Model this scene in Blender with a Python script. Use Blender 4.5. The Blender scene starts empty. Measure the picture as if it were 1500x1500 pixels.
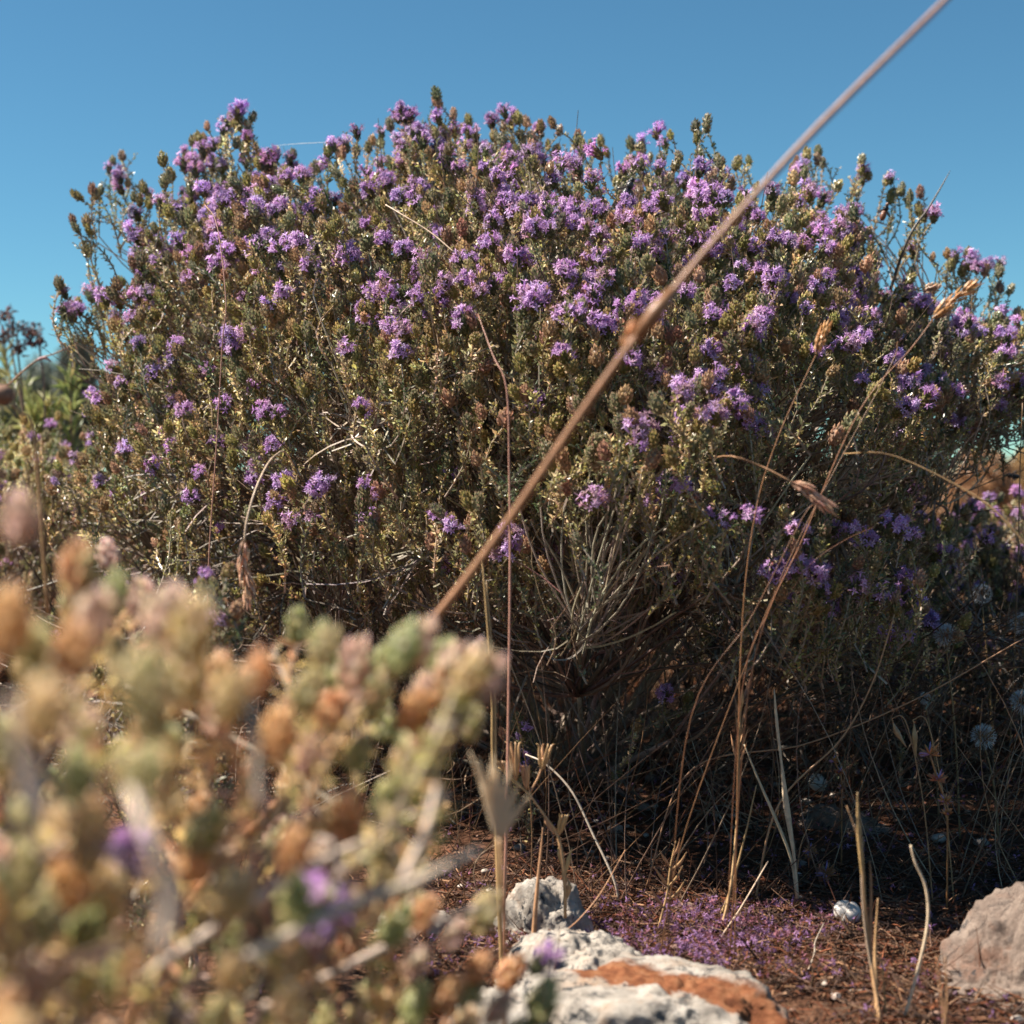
import bpy, math, random
import numpy as np
from mathutils import Vector, Matrix, noise

# ------------------------------------------------------------------ camera, sky, sun, exposure
scene = bpy.context.scene
col = scene.collection
F = 2344.0            # focal length in pixels of a 1500 px wide picture
H = 0.276             # camera height above the ground
PITCH = math.atan(60.0 / F)
cam_d = bpy.data.cameras.new('camera')
cam = bpy.data.objects.new('camera', cam_d)
col.objects.link(cam)
cam.location = (0, 0, H)
cam.rotation_euler = (math.pi / 2 - PITCH, 0, 0)
cam_d.sensor_width = 36
cam_d.lens = 36 * F / 1500
cam_d.clip_start = 0.01
cam_d.clip_end = 500
cam_d.dof.use_dof = True
cam_d.dof.focus_distance = 1.10
cam_d.dof.aperture_fstop = (cam_d.lens / 1000) / 0.0056
scene.camera = cam

SUN = Vector((-0.64, 0.05, 0.76)).normalized()     # direction towards the sun
world = bpy.data.worlds.new('World')
scene.world = world
world.use_nodes = True
wn = world.node_tree
bg = wn.nodes['Background']
sky = wn.nodes.new('ShaderNodeTexSky')
sky.sky_type = 'NISHITA'
sky.sun_disc = False
sky.sun_elevation = math.asin(SUN.z)
sky.sun_rotation = math.atan2(SUN.x, SUN.y)
sky.altitude = 1500
sky.air_density = 1.0
sky.dust_density = 0.0
sky.ozone_density = 1.5
sky_tint_dim = wn.nodes.new('ShaderNodeMix')          # tints the sky and dims it in place of lower strength
sky_tint_dim.data_type = 'RGBA'
sky_tint_dim.blend_type = 'MULTIPLY'
sky_tint_dim.inputs[0].default_value = 1.0
sky_tint_dim.inputs[7].default_value = (0.455, 0.79, 0.84, 1)
wn.links.new(sky.outputs[0], sky_tint_dim.inputs[6])
wn.links.new(sky_tint_dim.outputs[2], bg.inputs[0])
bg.inputs[1].default_value = 0.050

sun_d = bpy.data.lights.new('sun', 'SUN')
sun_d.energy = 5.0
sun_d.angle = math.radians(0.53)
sun_d.color = (1.0, 0.92, 0.80)
sun = bpy.data.objects.new('sun', sun_d)
col.objects.link(sun)
sun.rotation_euler = SUN.to_track_quat('Z', 'Y').to_euler()
sun.location = (-2, 1, 4)

scene.view_settings.view_transform = 'Standard'
scene.view_settings.look = 'None'
scene.view_settings.exposure = 1.42
scene.view_settings.gamma = 1.0
scene.view_settings.use_curve_mapping = False

# ------------------------------------------------------------------ helpers
random.seed(7)
rng = np.random.default_rng(7)
FW = Vector((0, math.cos(PITCH), -math.sin(PITCH)))
UP = Vector((0, math.sin(PITCH), math.cos(PITCH)))


def P(px, py, d):
    """point at depth d in front of the camera, in the direction of photo pixel px, py"""
    px, py, d = float(px), float(py), float(d)
    v = Vector((0, 0, H)) + (FW + Vector(((px - 750) / F, 0, 0)) - UP * ((py - 750) / F)) * d
    return np.array(v)


def PX(p):
    """photo pixels of world points (n,3)"""
    q = np.asarray(p) - np.array([0, 0, H])
    d = q @ np.array(FW)
    return 750 + F * q[..., 0] / d, 750 - F * (q @ np.array(UP)) / d


def G(px, py, z=0.0):
    a, b = P(px, py, 0.0), P(px, py, 1.0)
    t = (z - a[2]) / (b[2] - a[2])
    return a + (b - a) * t


def nrm(a):
    return a / np.maximum(np.linalg.norm(a, axis=-1, keepdims=True), 1e-9)


def frames(D, spin):
    """(n,3,3) matrices whose columns are x,y,z with z = D, spun about it"""
    D = nrm(np.asarray(D, float))
    a = np.where(np.abs(D[:, 2:3]) < 0.95, np.array([[0, 0, 1.0]]), np.array([[1.0, 0, 0]]))
    x = nrm(np.cross(a, D))
    y = np.cross(D, x)
    c, s = np.cos(spin)[:, None], np.sin(spin)[:, None]
    return np.stack([x * c + y * s, -x * s + y * c, D], axis=2)


class Buf:
    """triangles with a colour per vertex"""
    def __init__(s):
        s.V, s.T, s.C, s.n = [], [], [], 0

    def add(s, V, T, C):
        V = np.asarray(V, np.float32).reshape(-1, 3)
        C = np.asarray(C, np.float32)
        if C.ndim == 1:
            C = np.tile(C, (len(V), 1))
        s.V.append(V); s.T.append(np.asarray(T, np.int64).reshape(-1, 3) + s.n); s.C.append(C)
        s.n += len(V)

    def inst(s, tpl, pos, rot, scale, tint=None):
        """many copies of one template, merged"""
        V, T, C = tpl
        n = len(pos)
        if n == 0:
            return
        W = np.einsum('nij,vj->nvi', rot, V) * np.asarray(scale).reshape(-1, 1, 1) + pos[:, None, :]
        CC = np.tile(C[None], (n, 1, 1))
        if tint is not None:
            CC = np.clip(CC * tint[:, None, :], 0, 1)
        TT = T[None] + (np.arange(n) * len(V))[:, None, None]
        s.add(W.reshape(-1, 3), TT.reshape(-1, 3), CC.reshape(-1, 3))

    def tpl(s):
        return np.concatenate(s.V), np.concatenate(s.T), np.concatenate(s.C)

    def mesh(s, name, mat, smooth=False):
        V, T, C = s.tpl()
        return mk_mesh(name, V, T, C, mat, smooth)


def mk_mesh(name, V, T, C, mat, smooth=False):
    me = bpy.data.meshes.new(name)
    n, m = len(V), len(T)
    me.vertices.add(n)
    me.vertices.foreach_set('co', np.asarray(V, np.float32).ravel())
    me.loops.add(m * 3)
    me.loops.foreach_set('vertex_index', np.asarray(T, np.int32).ravel())
    me.polygons.add(m)
    me.polygons.foreach_set('loop_start', np.arange(0, m * 3, 3, dtype=np.int32))
    me.update(calc_edges=True)
    me.polygons.foreach_set('use_smooth', np.full(m, smooth))
    if C is not None:
        at = me.attributes.new('tone', 'FLOAT_COLOR', 'POINT')
        at.data.foreach_set('color', np.concatenate([C, np.ones((n, 1), np.float32)], 1).astype(np.float32).ravel())
    me.materials.append(mat)
    return me


def link(name, me, parent=None, **props):
    o = bpy.data.objects.new(name, me)
    col.objects.link(o)
    if parent is not None:
        o.parent = parent
        o.matrix_parent_inverse = Matrix.Translation(-Vector(parent.location))
    for k, v in props.items():
        o[k] = v
    return o


def thing(name, label, cat, loc, group=None):
    o = bpy.data.objects.new(name, None)
    o.empty_display_size = 0.02
    col.objects.link(o)
    o.location = Vector([float(c) for c in loc])
    o['label'] = label
    o['category'] = cat
    if group:
        o['group'] = group
    return o


def spline(pts, n):
    """Catmull-Rom through points"""
    p = np.asarray(pts, float)
    if len(p) == 2:
        t = np.linspace(0, 1, n)[:, None]
        return p[0] * (1 - t) + p[1] * t
    q = np.vstack([2 * p[0] - p[1], p, 2 * p[-1] - p[-2]])
    out = []
    for u in np.linspace(0, len(p) - 1 - 1e-6, n):
        i = int(u); f = u - i
        a, b, c, d = q[i], q[i + 1], q[i + 2], q[i + 3]
        out.append(0.5 * (2 * b + (c - a) * f + (2 * a - 5 * b + 4 * c - d) * f * f + (3 * b - a - 3 * c + d) * f ** 3))
    return np.array(out)


def tube(buf, path, radii, color, sides=6, flat=1.0):
    path = np.asarray(path, float)
    k = len(path)
    r = np.interp(np.linspace(0, 1, k), np.linspace(0, 1, len(radii)), radii) if len(radii) != k else np.asarray(radii)
    t = nrm(np.gradient(path, axis=0))
    up = np.array([0.13, -0.98, 0.1])
    x = nrm(np.cross(t, up)); y = np.cross(t, x)
    a = np.linspace(0, 2 * math.pi, sides, endpoint=False)
    V = path[:, None, :] + r[:, None, None] * (np.cos(a)[None, :, None] * x[:, None, :] + flat * np.sin(a)[None, :, None] * y[:, None, :])
    i = np.arange(k - 1)[:, None] * sides; j = np.arange(sides)[None]; j2 = (j + 1) % sides
    q0, q1, q2, q3 = i + j, i + j2, i + sides + j2, i + sides + j
    T = np.concatenate([np.stack([q0, q1, q2], -1).reshape(-1, 3), np.stack([q0, q2, q3], -1).reshape(-1, 3)])
    e = (k - 1) * sides
    caps = [[0, s + 1, s] for s in range(1, sides - 1)] + [[e, e + s, e + s + 1] for s in range(1, sides - 1)]
    c = np.asarray(color, float)
    if c.ndim == 2:
        u = np.linspace(0, 1, k)
        c = np.stack([np.interp(u, np.linspace(0, 1, len(c)), c[:, q]) for q in range(3)], 1)
        c = np.repeat(c, sides, axis=0)
    buf.add(V.reshape(-1, 3), np.concatenate([T, caps]), c)


def many_tubes(buf, A, B, M, ra, rb, colr, nseg=4, sides=3):
    """n quadratic curves A -> B with control M, merged"""
    n = len(A)
    if n == 0:
        return
    u = np.linspace(0, 1, nseg + 1)[None, :, None]
    path = (1 - u) ** 2 * A[:, None] + 2 * u * (1 - u) * M[:, None] + u ** 2 * B[:, None]
    t = nrm(np.gradient(path, axis=1))
    x = nrm(np.cross(t, np.array([0.17, -0.97, 0.2]))); y = np.cross(t, x)
    r = (np.asarray(ra).reshape(-1, 1) * (1 - u[0, :, 0]) + np.asarray(rb).reshape(-1, 1) * u[0, :, 0])
    a = np.linspace(0, 2 * math.pi, sides, endpoint=False)
    V = path[:, :, None, :] + r[:, :, None, None] * (np.cos(a)[None, None, :, None] * x[:, :, None] + np.sin(a)[None, None, :, None] * y[:, :, None])
    k = nseg + 1
    i = np.arange(nseg)[:, None] * sides; j = np.arange(sides)[None]; j2 = (j + 1) % sides
    T = np.concatenate([np.stack([i + j, i + j2, i + sides + j2], -1).reshape(-1, 3), np.stack([i + j, i + sides + j2, i + sides + j], -1).reshape(-1, 3)])
    TT = T[None] + (np.arange(n) * k * sides)[:, None, None]
    C = np.repeat(np.asarray(colr), k * sides, axis=0)
    buf.add(V.reshape(-1, 3), TT.reshape(-1, 3), C)


# ------------------------------------------------------------------ materials
def tone_material(name, rough=0.6, spec=0.3, translucent=0.0, bump=0.0, bump_scale=900.0, var=0.25, nscale=260.0, sheen=0.0):
    m = bpy.data.materials.new(name)
    m.use_nodes = True
    nt = m.node_tree; N = nt.nodes; L = nt.links
    p = N['Principled BSDF']; out = N['Material Output']
    at = N.new('ShaderNodeAttribute'); at.attribute_name = 'tone'
    oi = N.new('ShaderNodeObjectInfo')
    tc = N.new('ShaderNodeTexCoord')
    nz = N.new('ShaderNodeTexNoise'); nz.inputs['Scale'].default_value = nscale; nz.inputs['Detail'].default_value = 3
    L.new(tc.outputs['Object'], nz.inputs['Vector'])
    mr = N.new('ShaderNodeMapRange')
    mr.inputs['From Min'].default_value = 0.3; mr.inputs['From Max'].default_value = 0.7
    mr.inputs['To Min'].default_value = 1 - var; mr.inputs['To Max'].default_value = 1 + var
    L.new(nz.outputs['Fac'], mr.inputs['Value'])
    hs = N.new('ShaderNodeHueSaturation')
    ma = N.new('ShaderNodeMapRange'); ma.inputs['To Min'].default_value = 0.484; ma.inputs['To Max'].default_value = 0.512
    L.new(oi.outputs['Random'], ma.inputs['Value']); L.new(ma.outputs[0], hs.inputs['Hue'])
    L.new(mr.outputs[0], hs.inputs['Value']); L.new(at.outputs['Color'], hs.inputs['Color'])
    L.new(hs.outputs[0], p.inputs['Base Color'])
    p.inputs['Roughness'].default_value = rough
    p.inputs['Specular IOR Level'].default_value = spec
    if sheen:
        p.inputs['Sheen Weight'].default_value = sheen
    if bump:
        bn = N.new('ShaderNodeTexNoise'); bn.inputs['Scale'].default_value = bump_scale; bn.inputs['Detail'].default_value = 4
        L.new(tc.outputs['Object'], bn.inputs['Vector'])
        b = N.new('ShaderNodeBump'); b.inputs['Strength'].default_value = bump; b.inputs['Distance'].default_value = 0.0008
        L.new(bn.outputs['Fac'], b.inputs['Height']); L.new(b.outputs[0], p.inputs['Normal'])
    if translucent:
        tr = N.new('ShaderNodeBsdfTranslucent'); L.new(hs.outputs[0], tr.inputs['Color'])
        mx = N.new('ShaderNodeMixShader'); mx.inputs[0].default_value = translucent
        L.new(p.outputs[0], mx.inputs[1]); L.new(tr.outputs[0], mx.inputs[2]); L.new(mx.outputs[0], out.inputs['Surface'])
    return m


M_leaf = tone_material('thyme_foliage', 0.36, 0.6, 0.36)
M_fore = tone_material('dry_thyme_foliage', 0.5, 0.4, 0.5, var=0.2)
M_petal = tone_material('thyme_petals', 0.6, 0.2, 0.4, var=0.15)
M_wood = tone_material('thyme_wood', 0.55, 0.4, 0.0, bump=0.6)
M_straw = tone_material('dry_straw', 0.42, 0.5, 0.12, bump=0.3, var=0.2)
M_litter = tone_material('dry_litter', 0.8, 0.15, 0.08, var=0.3)
M_down = tone_material('white_down', 0.9, 0.1, 0.35, var=0.05)
M_chitin = tone_material('insect_shell', 0.3, 0.5, 0.0, bump=0.4, var=0.1)
M_shell = tone_material('snail_shell', 0.35, 0.4, 0.0, bump=0.1, var=0.08)

# palettes: linear base colours
GREEN = np.array([0.155, 0.16, 0.085]); DKGREEN = np.array([0.06, 0.085, 0.04])
OLIVE = np.array([0.23, 0.205, 0.075]); YELLOW = np.array([0.50, 0.42, 0.24])
GOLD = np.array([0.40, 0.28, 0.15]); BROWN = np.array([0.26, 0.165, 0.11])
RUST = np.array([0.36, 0.15, 0.06]); TAN = np.array([0.42, 0.27, 0.15])
PINK = np.array([0.50, 0.26, 0.26]); PALE = np.array([0.55, 0.42, 0.30])
PURPLE = np.array([0.50, 0.29, 0.56]); LILAC = np.array([0.68, 0.47, 0.71]); VIOLET = np.array([0.32, 0.13, 0.44])
STRAW = np.array([0.45, 0.27, 0.13]); STRAWR = np.array([0.36, 0.15, 0.07]); STRAWP = np.array([0.62, 0.47, 0.32])
WOODP = np.array([0.44, 0.35, 0.28]); WOODB = np.array([0.22, 0.14, 0.10]); WOODD = np.array([0.10, 0.065, 0.05])


def jit(c, r, a=0.15):
    return np.clip(c * (1 + r.normal(0, a)) * (1 + r.normal(0, a * 0.35, 3)), 0.01, 0.9)


# ------------------------------------------------------------------ thyme templates (along +Z, metres)
def leaf(buf, o, d, length, width, c, r, tipc=None, fold=0.35):
    d = d / np.linalg.norm(d)
    s = np.cross(d, r.normal(0, 1, 3)); s /= np.linalg.norm(s) + 1e-9
    n = np.cross(s, d)
    mid = o + d * length * 0.5
    V = [o, mid + s * width * 0.5 + n * width * fold, mid - s * width * 0.5 + n * width * fold, o + d * length + n * length * r.normal(0, 0.08)]
    tc = c if tipc is None else tipc
    buf.add(V, [[0, 1, 3], [0, 3, 2]], [c, c, c, tc])


def bud_head(seed, pal, L=0.0118, R=0.0036, nb=30):
    r = np.random.default_rng(seed)
    b = Buf()
    basec, tipc = pal
    seg = 6
    rings = [(0.0, 0.25), (0.2, 0.8), (0.5, 0.92), (0.8, 0.62), (0.97, 0.15)]
    V = [[math.cos(a) * R * q * 0.85, math.sin(a) * R * q * 0.85, L * z] for z, q in rings for a in np.linspace(0, 2 * math.pi, seg, endpoint=False)]
    T = []
    for i in range(len(rings) - 1):
        for j in range(seg):
            a, c = i * seg + j, i * seg + (j + 1) % seg
            T += [[a, c, c + seg], [a, c + seg, a + seg]]
    b.add(V, T, np.array(basec) * 0.7)
    for i in range(nb):
        t = i / (nb - 1)
        a = i * 2.39996 + r.normal(0, 0.15)
        z = L * (0.0 + 0.86 * t)
        q = R * (0.35 + 0.65 * math.sin(math.pi * min(1, (0.1 + 0.86 * t))) ** 0.6) * (0.95 if t < 0.8 else 0.7)
        rad = np.array([math.cos(a), math.sin(a), 0])
        o = rad * q * 0.8 + np.array([0, 0, z])
        out = 0.5 * (1 - t) + 0.06
        d = nrm(rad * out + np.array([0, 0, 1.0]))
        s = np.cross(d, rad); s /= np.linalg.norm(s)
        n = np.cross(s, d)
        if n @ rad < 0: n = -n
        w = 0.0024 * r.uniform(0.8, 1.15); ln = 0.0034 * r.uniform(0.8, 1.2)
        mid = o + d * ln * 0.45
        c0 = jit(np.array(basec), r, 0.14); c1 = jit(np.array(basec) * 0.35 + np.array(tipc) * 0.65, r, 0.2)
        b.add([o, mid + s * w * 0.5 - n * 0.0004, mid - s * w * 0.5 - n * 0.0004, mid + n * 0.0006, o + d * ln],
              [[0, 3, 1], [0, 2, 3], [1, 3, 4], [3, 2, 4]], [c0 * 0.8, c0, c0, c0, c1])
    return b


def add_florets(b, seed, n=13, L=0.0118, R=0.0036, low=0.25, pc=PURPLE, size=1.0):
    r = np.random.default_rng(seed + 500)
    side = r.uniform(0, 6.28)
    for i in range(n):
        t = r.uniform(low, 1.0)
        a = side + r.normal(0, 1.7)
        rad = np.array([math.cos(a), math.sin(a), 0])
        o = rad * R * 0.7 * math.sin(math.pi * min(0.95, 0.15 + 0.8 * t)) + np.array([0, 0, L * (0.1 + 0.85 * t)])
        d = nrm(rad * r.uniform(0.55, 1.1) + np.array([0, 0, r.uniform(0.45, 1.0)]) + r.normal(0, 0.15, 3))
        tl = size * 0.0046 * r.uniform(0.7, 1.25)
        c = jit(pc if r.random() < 0.6 else LILAC, r, 0.12); cd = c * np.array([0.75, 0.65, 0.8])
        s = nrm(np.cross(d, r.normal(0, 1, 3))); q = np.cross(d, s)
        e = o + d * tl
        for ax in (s, q):
            w0, w1 = 0.00035, 0.0008 * size
            b.add([o - ax * w0, o + ax * w0, e + ax * w1, e - ax * w1], [[0, 1, 2], [0, 2, 3]], [cd, cd, c, c])
        for k in range(5):
            ang = 2 * math.pi * k / 5 + r.normal(0, 0.2)
            u = s * math.cos(ang) + q * math.sin(ang)
            ld = nrm(u * r.uniform(0.8, 1.4) + d * r.uniform(0.2, 0.9))
            v = np.cross(ld, d); v = v / (np.linalg.norm(v) + 1e-9)
            ll = size * 0.0034 * r.uniform(0.7, 1.3); lw = 0.0013 * size
            m = e + ld * ll * 0.55
            b.add([e, m + v * lw * 0.5, m - v * lw * 0.5, e + ld * ll - d * ll * 0.2], [[0, 1, 3], [0, 3, 2]], [c, c, c, jit(c * 1.12, r, 0.08)])
        for k in range(2):
            sd = nrm(d + r.normal(0, 0.35, 3)); v = nrm(np.cross(sd, u))
            b.add([e + v * 0.00016, e - v * 0.00016, e + sd * size * 0.0052], [[0, 1, 2]], [c * 0.8, c * 0.8, VIOLET])
    return b


def sprig(seed, pal, L=0.046, nodes=12, leafl=0.0052, leafw=0.0017, shoots=2, density=1.0, stemc=WOODP):
    """leafy shoot: bent stem, paired leaves and short side tufts, tip at the origin, stem running down to -L"""
    r = np.random.default_rng(seed)
    b = Buf()
    bend = r.normal(0, 0.006, 2)
    zs = np.linspace(0, 1, 5)
    path = np.stack([bend[0] * np.sin(zs * 3.1) + 0.002 * r.normal() * zs, bend[1] * np.sin(zs * 3.1), (zs - 1) * L], 1)
    tube(b, path, [0.0008, 0.0005], [stemc * 0.8, stemc * 0.7 + np.array(pal[0]) * 0.3], sides=3)

    def at(u):
        return np.array([np.interp(u, zs, path[:, k]) for k in range(3)])
    for i in range(nodes):
        u = 0.08 + 0.92 * (i + r.random() * 0.5) / nodes
        o = at(u)
        a0 = (i % 2) * math.pi / 2 + r.normal(0, 0.3)
        for h in (0, 1):
            for q in range(2):
                if r.random() > density: continue
                a = a0 + h * math.pi + q * r.normal(0, 0.5)
                rad = np.array([math.cos(a), math.sin(a), 0])
                c = jit(np.array(pal[int(min(len(pal) - 1, abs(r.normal(0, 0.6 + 0.8 * (1 - u)))))]), r, 0.2)
                ln = leafl * r.uniform(0.55, 1.15) * (0.6 if q else 1.0)
                leaf(b, o + np.array([0, 0, r.normal(0, 0.0008)]), rad + np.array([0, 0, r.uniform(0.3, 1.4)]), ln, leafw * r.uniform(0.8, 1.2), c, r)
    for k in range(shoots):
        u = r.uniform(0.25, 0.85); o = at(u); a = r.uniform(0, 6.28)
        d = nrm(np.array([math.cos(a) * 0.7, math.sin(a) * 0.7, 1.0])); ln = r.uniform(0.008, 0.016)
        tube(b, [o, o + d * ln], [0.0005, 0.0003], stemc * 0.7, sides=3)
        for j in range(8):
            a = j * 2.4; pp = o + d * ln * (j + 1) / 8
            rad = np.array([math.cos(a), math.sin(a), 0])
            leaf(b, pp, rad * 0.8 + d * r.uniform(0.4, 1.2), leafl * r.uniform(0.5, 0.95), leafw, jit(np.array(pal[min(len(pal) - 1, int(abs(r.normal(0, 0.9))))]), r, 0.2), r)
    return b


LT = np.array([1.54, 1.44, 1.48])
SPRIG_PAL = [(GREEN, OLIVE, YELLOW), (OLIVE, YELLOW, GREEN), (DKGREEN, GREEN, OLIVE), (OLIVE, GOLD, YELLOW), (GREEN, OLIVE, GOLD), (YELLOW, OLIVE, TAN)]
DRY_PAL = [(BROWN * 0.7, TAN * 0.7, RUST * 0.7), (TAN * 0.8, BROWN * 0.8, BROWN * 0.6), (BROWN * 0.6, OLIVE * 0.8, GOLD * 0.7)]
T_sprig = [sprig(100 + i, tuple(c_ * LT for c_ in SPRIG_PAL[i % 6]), nodes=int(rng.integers(9, 14)), shoots=int(rng.integers(1, 4)), L=float(rng.uniform(0.036, 0.054))).tpl() for i in range(12)]
T_dry = [sprig(200 + i, DRY_PAL[i % 3], nodes=9, density=0.5, leafl=0.0042, leafw=0.001, shoots=2, L=float(rng.uniform(0.04, 0.06)), stemc=WOODB).tpl() for i in range(6)]
HEAD_PAL = [(GREEN * 1.1, BROWN * 1.2), (OLIVE, PINK * 0.7), (OLIVE * 0.9, TAN), (BROWN * 1.1, TAN * 0.8), (GREEN, PINK * 0.6), (GOLD * 0.75, BROWN)]
T_bud = [bud_head(300 + i, tuple(c_ * LT for c_ in HEAD_PAL[i % 6]), L=float(rng.uniform(0.010, 0.014)), R=float(rng.uniform(0.0036, 0.0048))).tpl() for i in range(12)]
T_flow = []
for i in range(10):
    hb = bud_head(400 + i, HEAD_PAL[[0, 1, 4][i % 3]], L=0.0112, nb=20)
    T_flow.append(add_florets(hb, 400 + i, n=[20, 16, 24, 12, 19, 22, 15, 23, 9, 17][i], size=0.92, pc=[PURPLE, PURPLE, PURPLE * 0.9, PURPLE * 0.9, PURPLE * 0.45 + TAN * 0.5][i % 5]).tpl())

ME_sprig = [mk_mesh('leafy_sprig', *t, M_leaf) for t in T_sprig]
ME_bud = [mk_mesh('bud_head', *t, M_leaf) for t in T_bud]
ME_flow = [mk_mesh('flower_head', *t, M_petal) for t in T_flow]


def place(name, me, parent, pos, rot, sc, label=None):
    o = bpy.data.objects.new(name, me)
    col.objects.link(o)
    o.parent = parent
    m = Matrix(rot.tolist()).to_4x4()
    m = Matrix.Translation(Vector(pos.tolist()) - parent.location) @ m @ Matrix.Scale(float(sc), 4)
    o.matrix_local = m
    if label:
        o['label'] = label
    return o


def put_many(parent, name, stuffname, TP, ME, mat, pos, D, sc, kind, nparts, tint, order):
    """the nparts first in 'order' become parts, the rest one stuff part"""
    n = len(pos)
    if n == 0:
        return
    rot = frames(D, rng.uniform(0, 6.28, n))
    sel = np.zeros(n, bool)
    if nparts:
        sel[order[:nparts]] = True
    for i in np.where(sel)[0]:
        place(name, ME[kind[i]], parent, pos[i], rot[i], sc[i])
    b = Buf()
    for k in range(len(TP)):
        m = (~sel) & (kind == k)
        b.inst(TP[k], pos[m], rot[m], sc[m], tint[m])
    if b.n:
        link(stuffname, b.mesh(stuffname, mat), parent, kind='stuff')


def make_shrub(root, base, sites, sdir, kinds, head, hsc=1.0, n1=46, n2=1000, sprig_scale=1.0, parts=290,
               wood=WOODP, limb_r=0.0042, seed=1, dryfrac=0.1, tertr=0.0006, spf=1.0, tintc=None, dense=1.0):
    """sites: tips of the shoots; head: 0 none, 1 bud, 2 flower; woody frame is grown back to the base"""
    global rng
    rng = np.random.default_rng(seed)
    n = len(sites)
    base = np.asarray(base, float)
    camd = np.linalg.norm(sites - np.array([0, 0, H]), axis=1)
    toc = nrm(np.array([0, 0, H]) - sites)
    facing = np.einsum('ij,ij->i', nrm(sites - base - np.array([0, 0, 0.15])), toc)
    score = camd - 0.25 * np.clip(facing, -1, 1)
    tint = 1 + rng.normal(0, 0.16, (n, 1)) + rng.normal(0, 0.05, (n, 3))
    tint = np.clip(tint, 0.5, 1.7)
    if tintc is not None:
        tint = tint * np.asarray(tintc)
    ss = rng.uniform(0.85, 1.2, n) * sprig_scale
    # leafy shoots
    isdry = kinds == 9
    ks = rng.integers(0, len(T_sprig), n)
    lf = np.where(~isdry & (rng.random(n) < dense))[0]
    od = np.argsort(score[lf])
    has = head[lf] > 0
    tip = sites[lf] - sdir[lf] * 0.001
    put_many(root, 'leafy_sprig', 'leafy_sprigs', T_sprig, ME_sprig, M_leaf, tip, sdir[lf], ss[lf], ks[lf], parts, tint[lf], od)
    dr = np.where(isdry)[0]
    kd = rng.integers(0, len(T_dry), n)
    put_many(root, 'dry_sprig', 'dry_sprigs', T_dry, None, M_leaf, sites[dr], sdir[dr], ss[dr], kd[dr], 0, tint[dr], [])
    # heads
    for h, nm, snm, TP, ME, mat in ((1, 'bud_head', 'bud_heads', T_bud, ME_bud, M_leaf), (2, 'flower_head', 'flower_heads', T_flow, ME_flow, M_petal)):
        m = np.where(head == h)[0]
        if len(m) == 0: continue
        put_many(root, nm, snm, TP, ME, mat, sites[m] - sdir[m] * 0.002, sdir[m], rng.uniform(0.8, 1.18, len(m)) * hsc, rng.integers(0, len(TP), len(m)), parts, tint[m], np.argsort(score[m]))
    # woody frame
    btm = sites - sdir * (0.045 * ss)[:, None]
    i1 = rng.choice(n, min(n1, n), replace=False)
    e1 = base + (btm[i1] - base) * rng.uniform(0.42, 0.62, (len(i1), 1)); e1[:, 2] = np.maximum(e1[:, 2] * 0.9, base[2] + 0.02)
    for i in range(len(i1)):
        b0 = base + np.array([rng.normal(0, 0.012), rng.normal(0, 0.012), 0])
        mid = b0 + (e1[i] - b0) * 0.5 + rng.normal(0, 0.012, 3)
        b = Buf()
        c = jit(wood * 0.75, rng, 0.15)
        tube(b, spline([b0, mid, e1[i]], 8), [limb_r * rng.uniform(0.7, 1.2), limb_r * 0.42], c, sides=6)
        link('branch', b.mesh('branch', M_wood, True), root)
    i2 = rng.choice(n, min(n2, n), replace=False)
    e2 = base + (btm[i2] - base) * rng.uniform(0.72, 0.9, (len(i2), 1)); e2[:, 2] = np.maximum(e2[:, 2], 0.012)
    d = np.linalg.norm(e2[:, None] - e1[None], axis=2)
    par = e1[d.argmin(1)]
    b2 = Buf()
    for i in range(len(i2)):
        ctrl = (par[i] + e2[i]) / 2 + rng.normal(0, 0.016, 3) - np.array([0, 0, 0.006])
        b = Buf() if i < 285 else b2
        many_tubes(b, par[i:i + 1], e2[i:i + 1], ctrl[None], [limb_r * 0.42], [limb_r * 0.2], [jit((wood * min(1.0, max(0.0, (e2[i][2] - 0.2) * 5)) + WOODD * 1.6 * (1 - min(1.0, max(0.0, (e2[i][2] - 0.2) * 5)))) * rng.uniform(0.6, 1.1), rng, 0.2)], 6, 4)  # low twigs tinted darker, shade under the bush put into the wood
        if i < 285:
            link('twig', b.mesh('twig', M_wood, True), root)
    par3 = np.zeros((n, 3))
    for s in range(0, n, 2000):
        dd = np.linalg.norm(btm[s:s + 2000, None] - e2[None], axis=2)
        par3[s:s + 2000] = e2[dd.argmin(1)]
    ctrl = (par3 + btm) / 2 + rng.normal(0, 0.012, (n, 3))
    par3 = par3 + rng.normal(0, 0.004, (n, 3))
    cc = wood * rng.uniform(0.4, 1.1, (n, 1)) * np.clip(0.35 + (sites[:, 2:3] - 0.16) * 4.0, 0.3, 1.8) * (1 + rng.normal(0, 0.06, (n, 3)))  # fine twigs too: painted shade low down, lighter tone higher up
    b = Buf()
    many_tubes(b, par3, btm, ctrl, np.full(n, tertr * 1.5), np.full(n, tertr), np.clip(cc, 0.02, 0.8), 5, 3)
    if b2.n:
        b.add(*b2.tpl())
    # loose bare twiglets in the frame
    k = int(n * 0.55 * spf)
    a = par3[rng.integers(0, n, k)] + rng.normal(0, 0.012, (k, 3)); e = a + rng.normal(0, 0.028, (k, 3)) + np.array([0, 0, 0.02])
    a[:, 2] = np.maximum(a[:, 2], 0.01); e[:, 2] = np.maximum(e[:, 2], 0.01)
    cc = WOODB * rng.uniform(0.4, 1.2, (k, 1)) * (1 + rng.normal(0, 0.08, (k, 3)))
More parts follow.
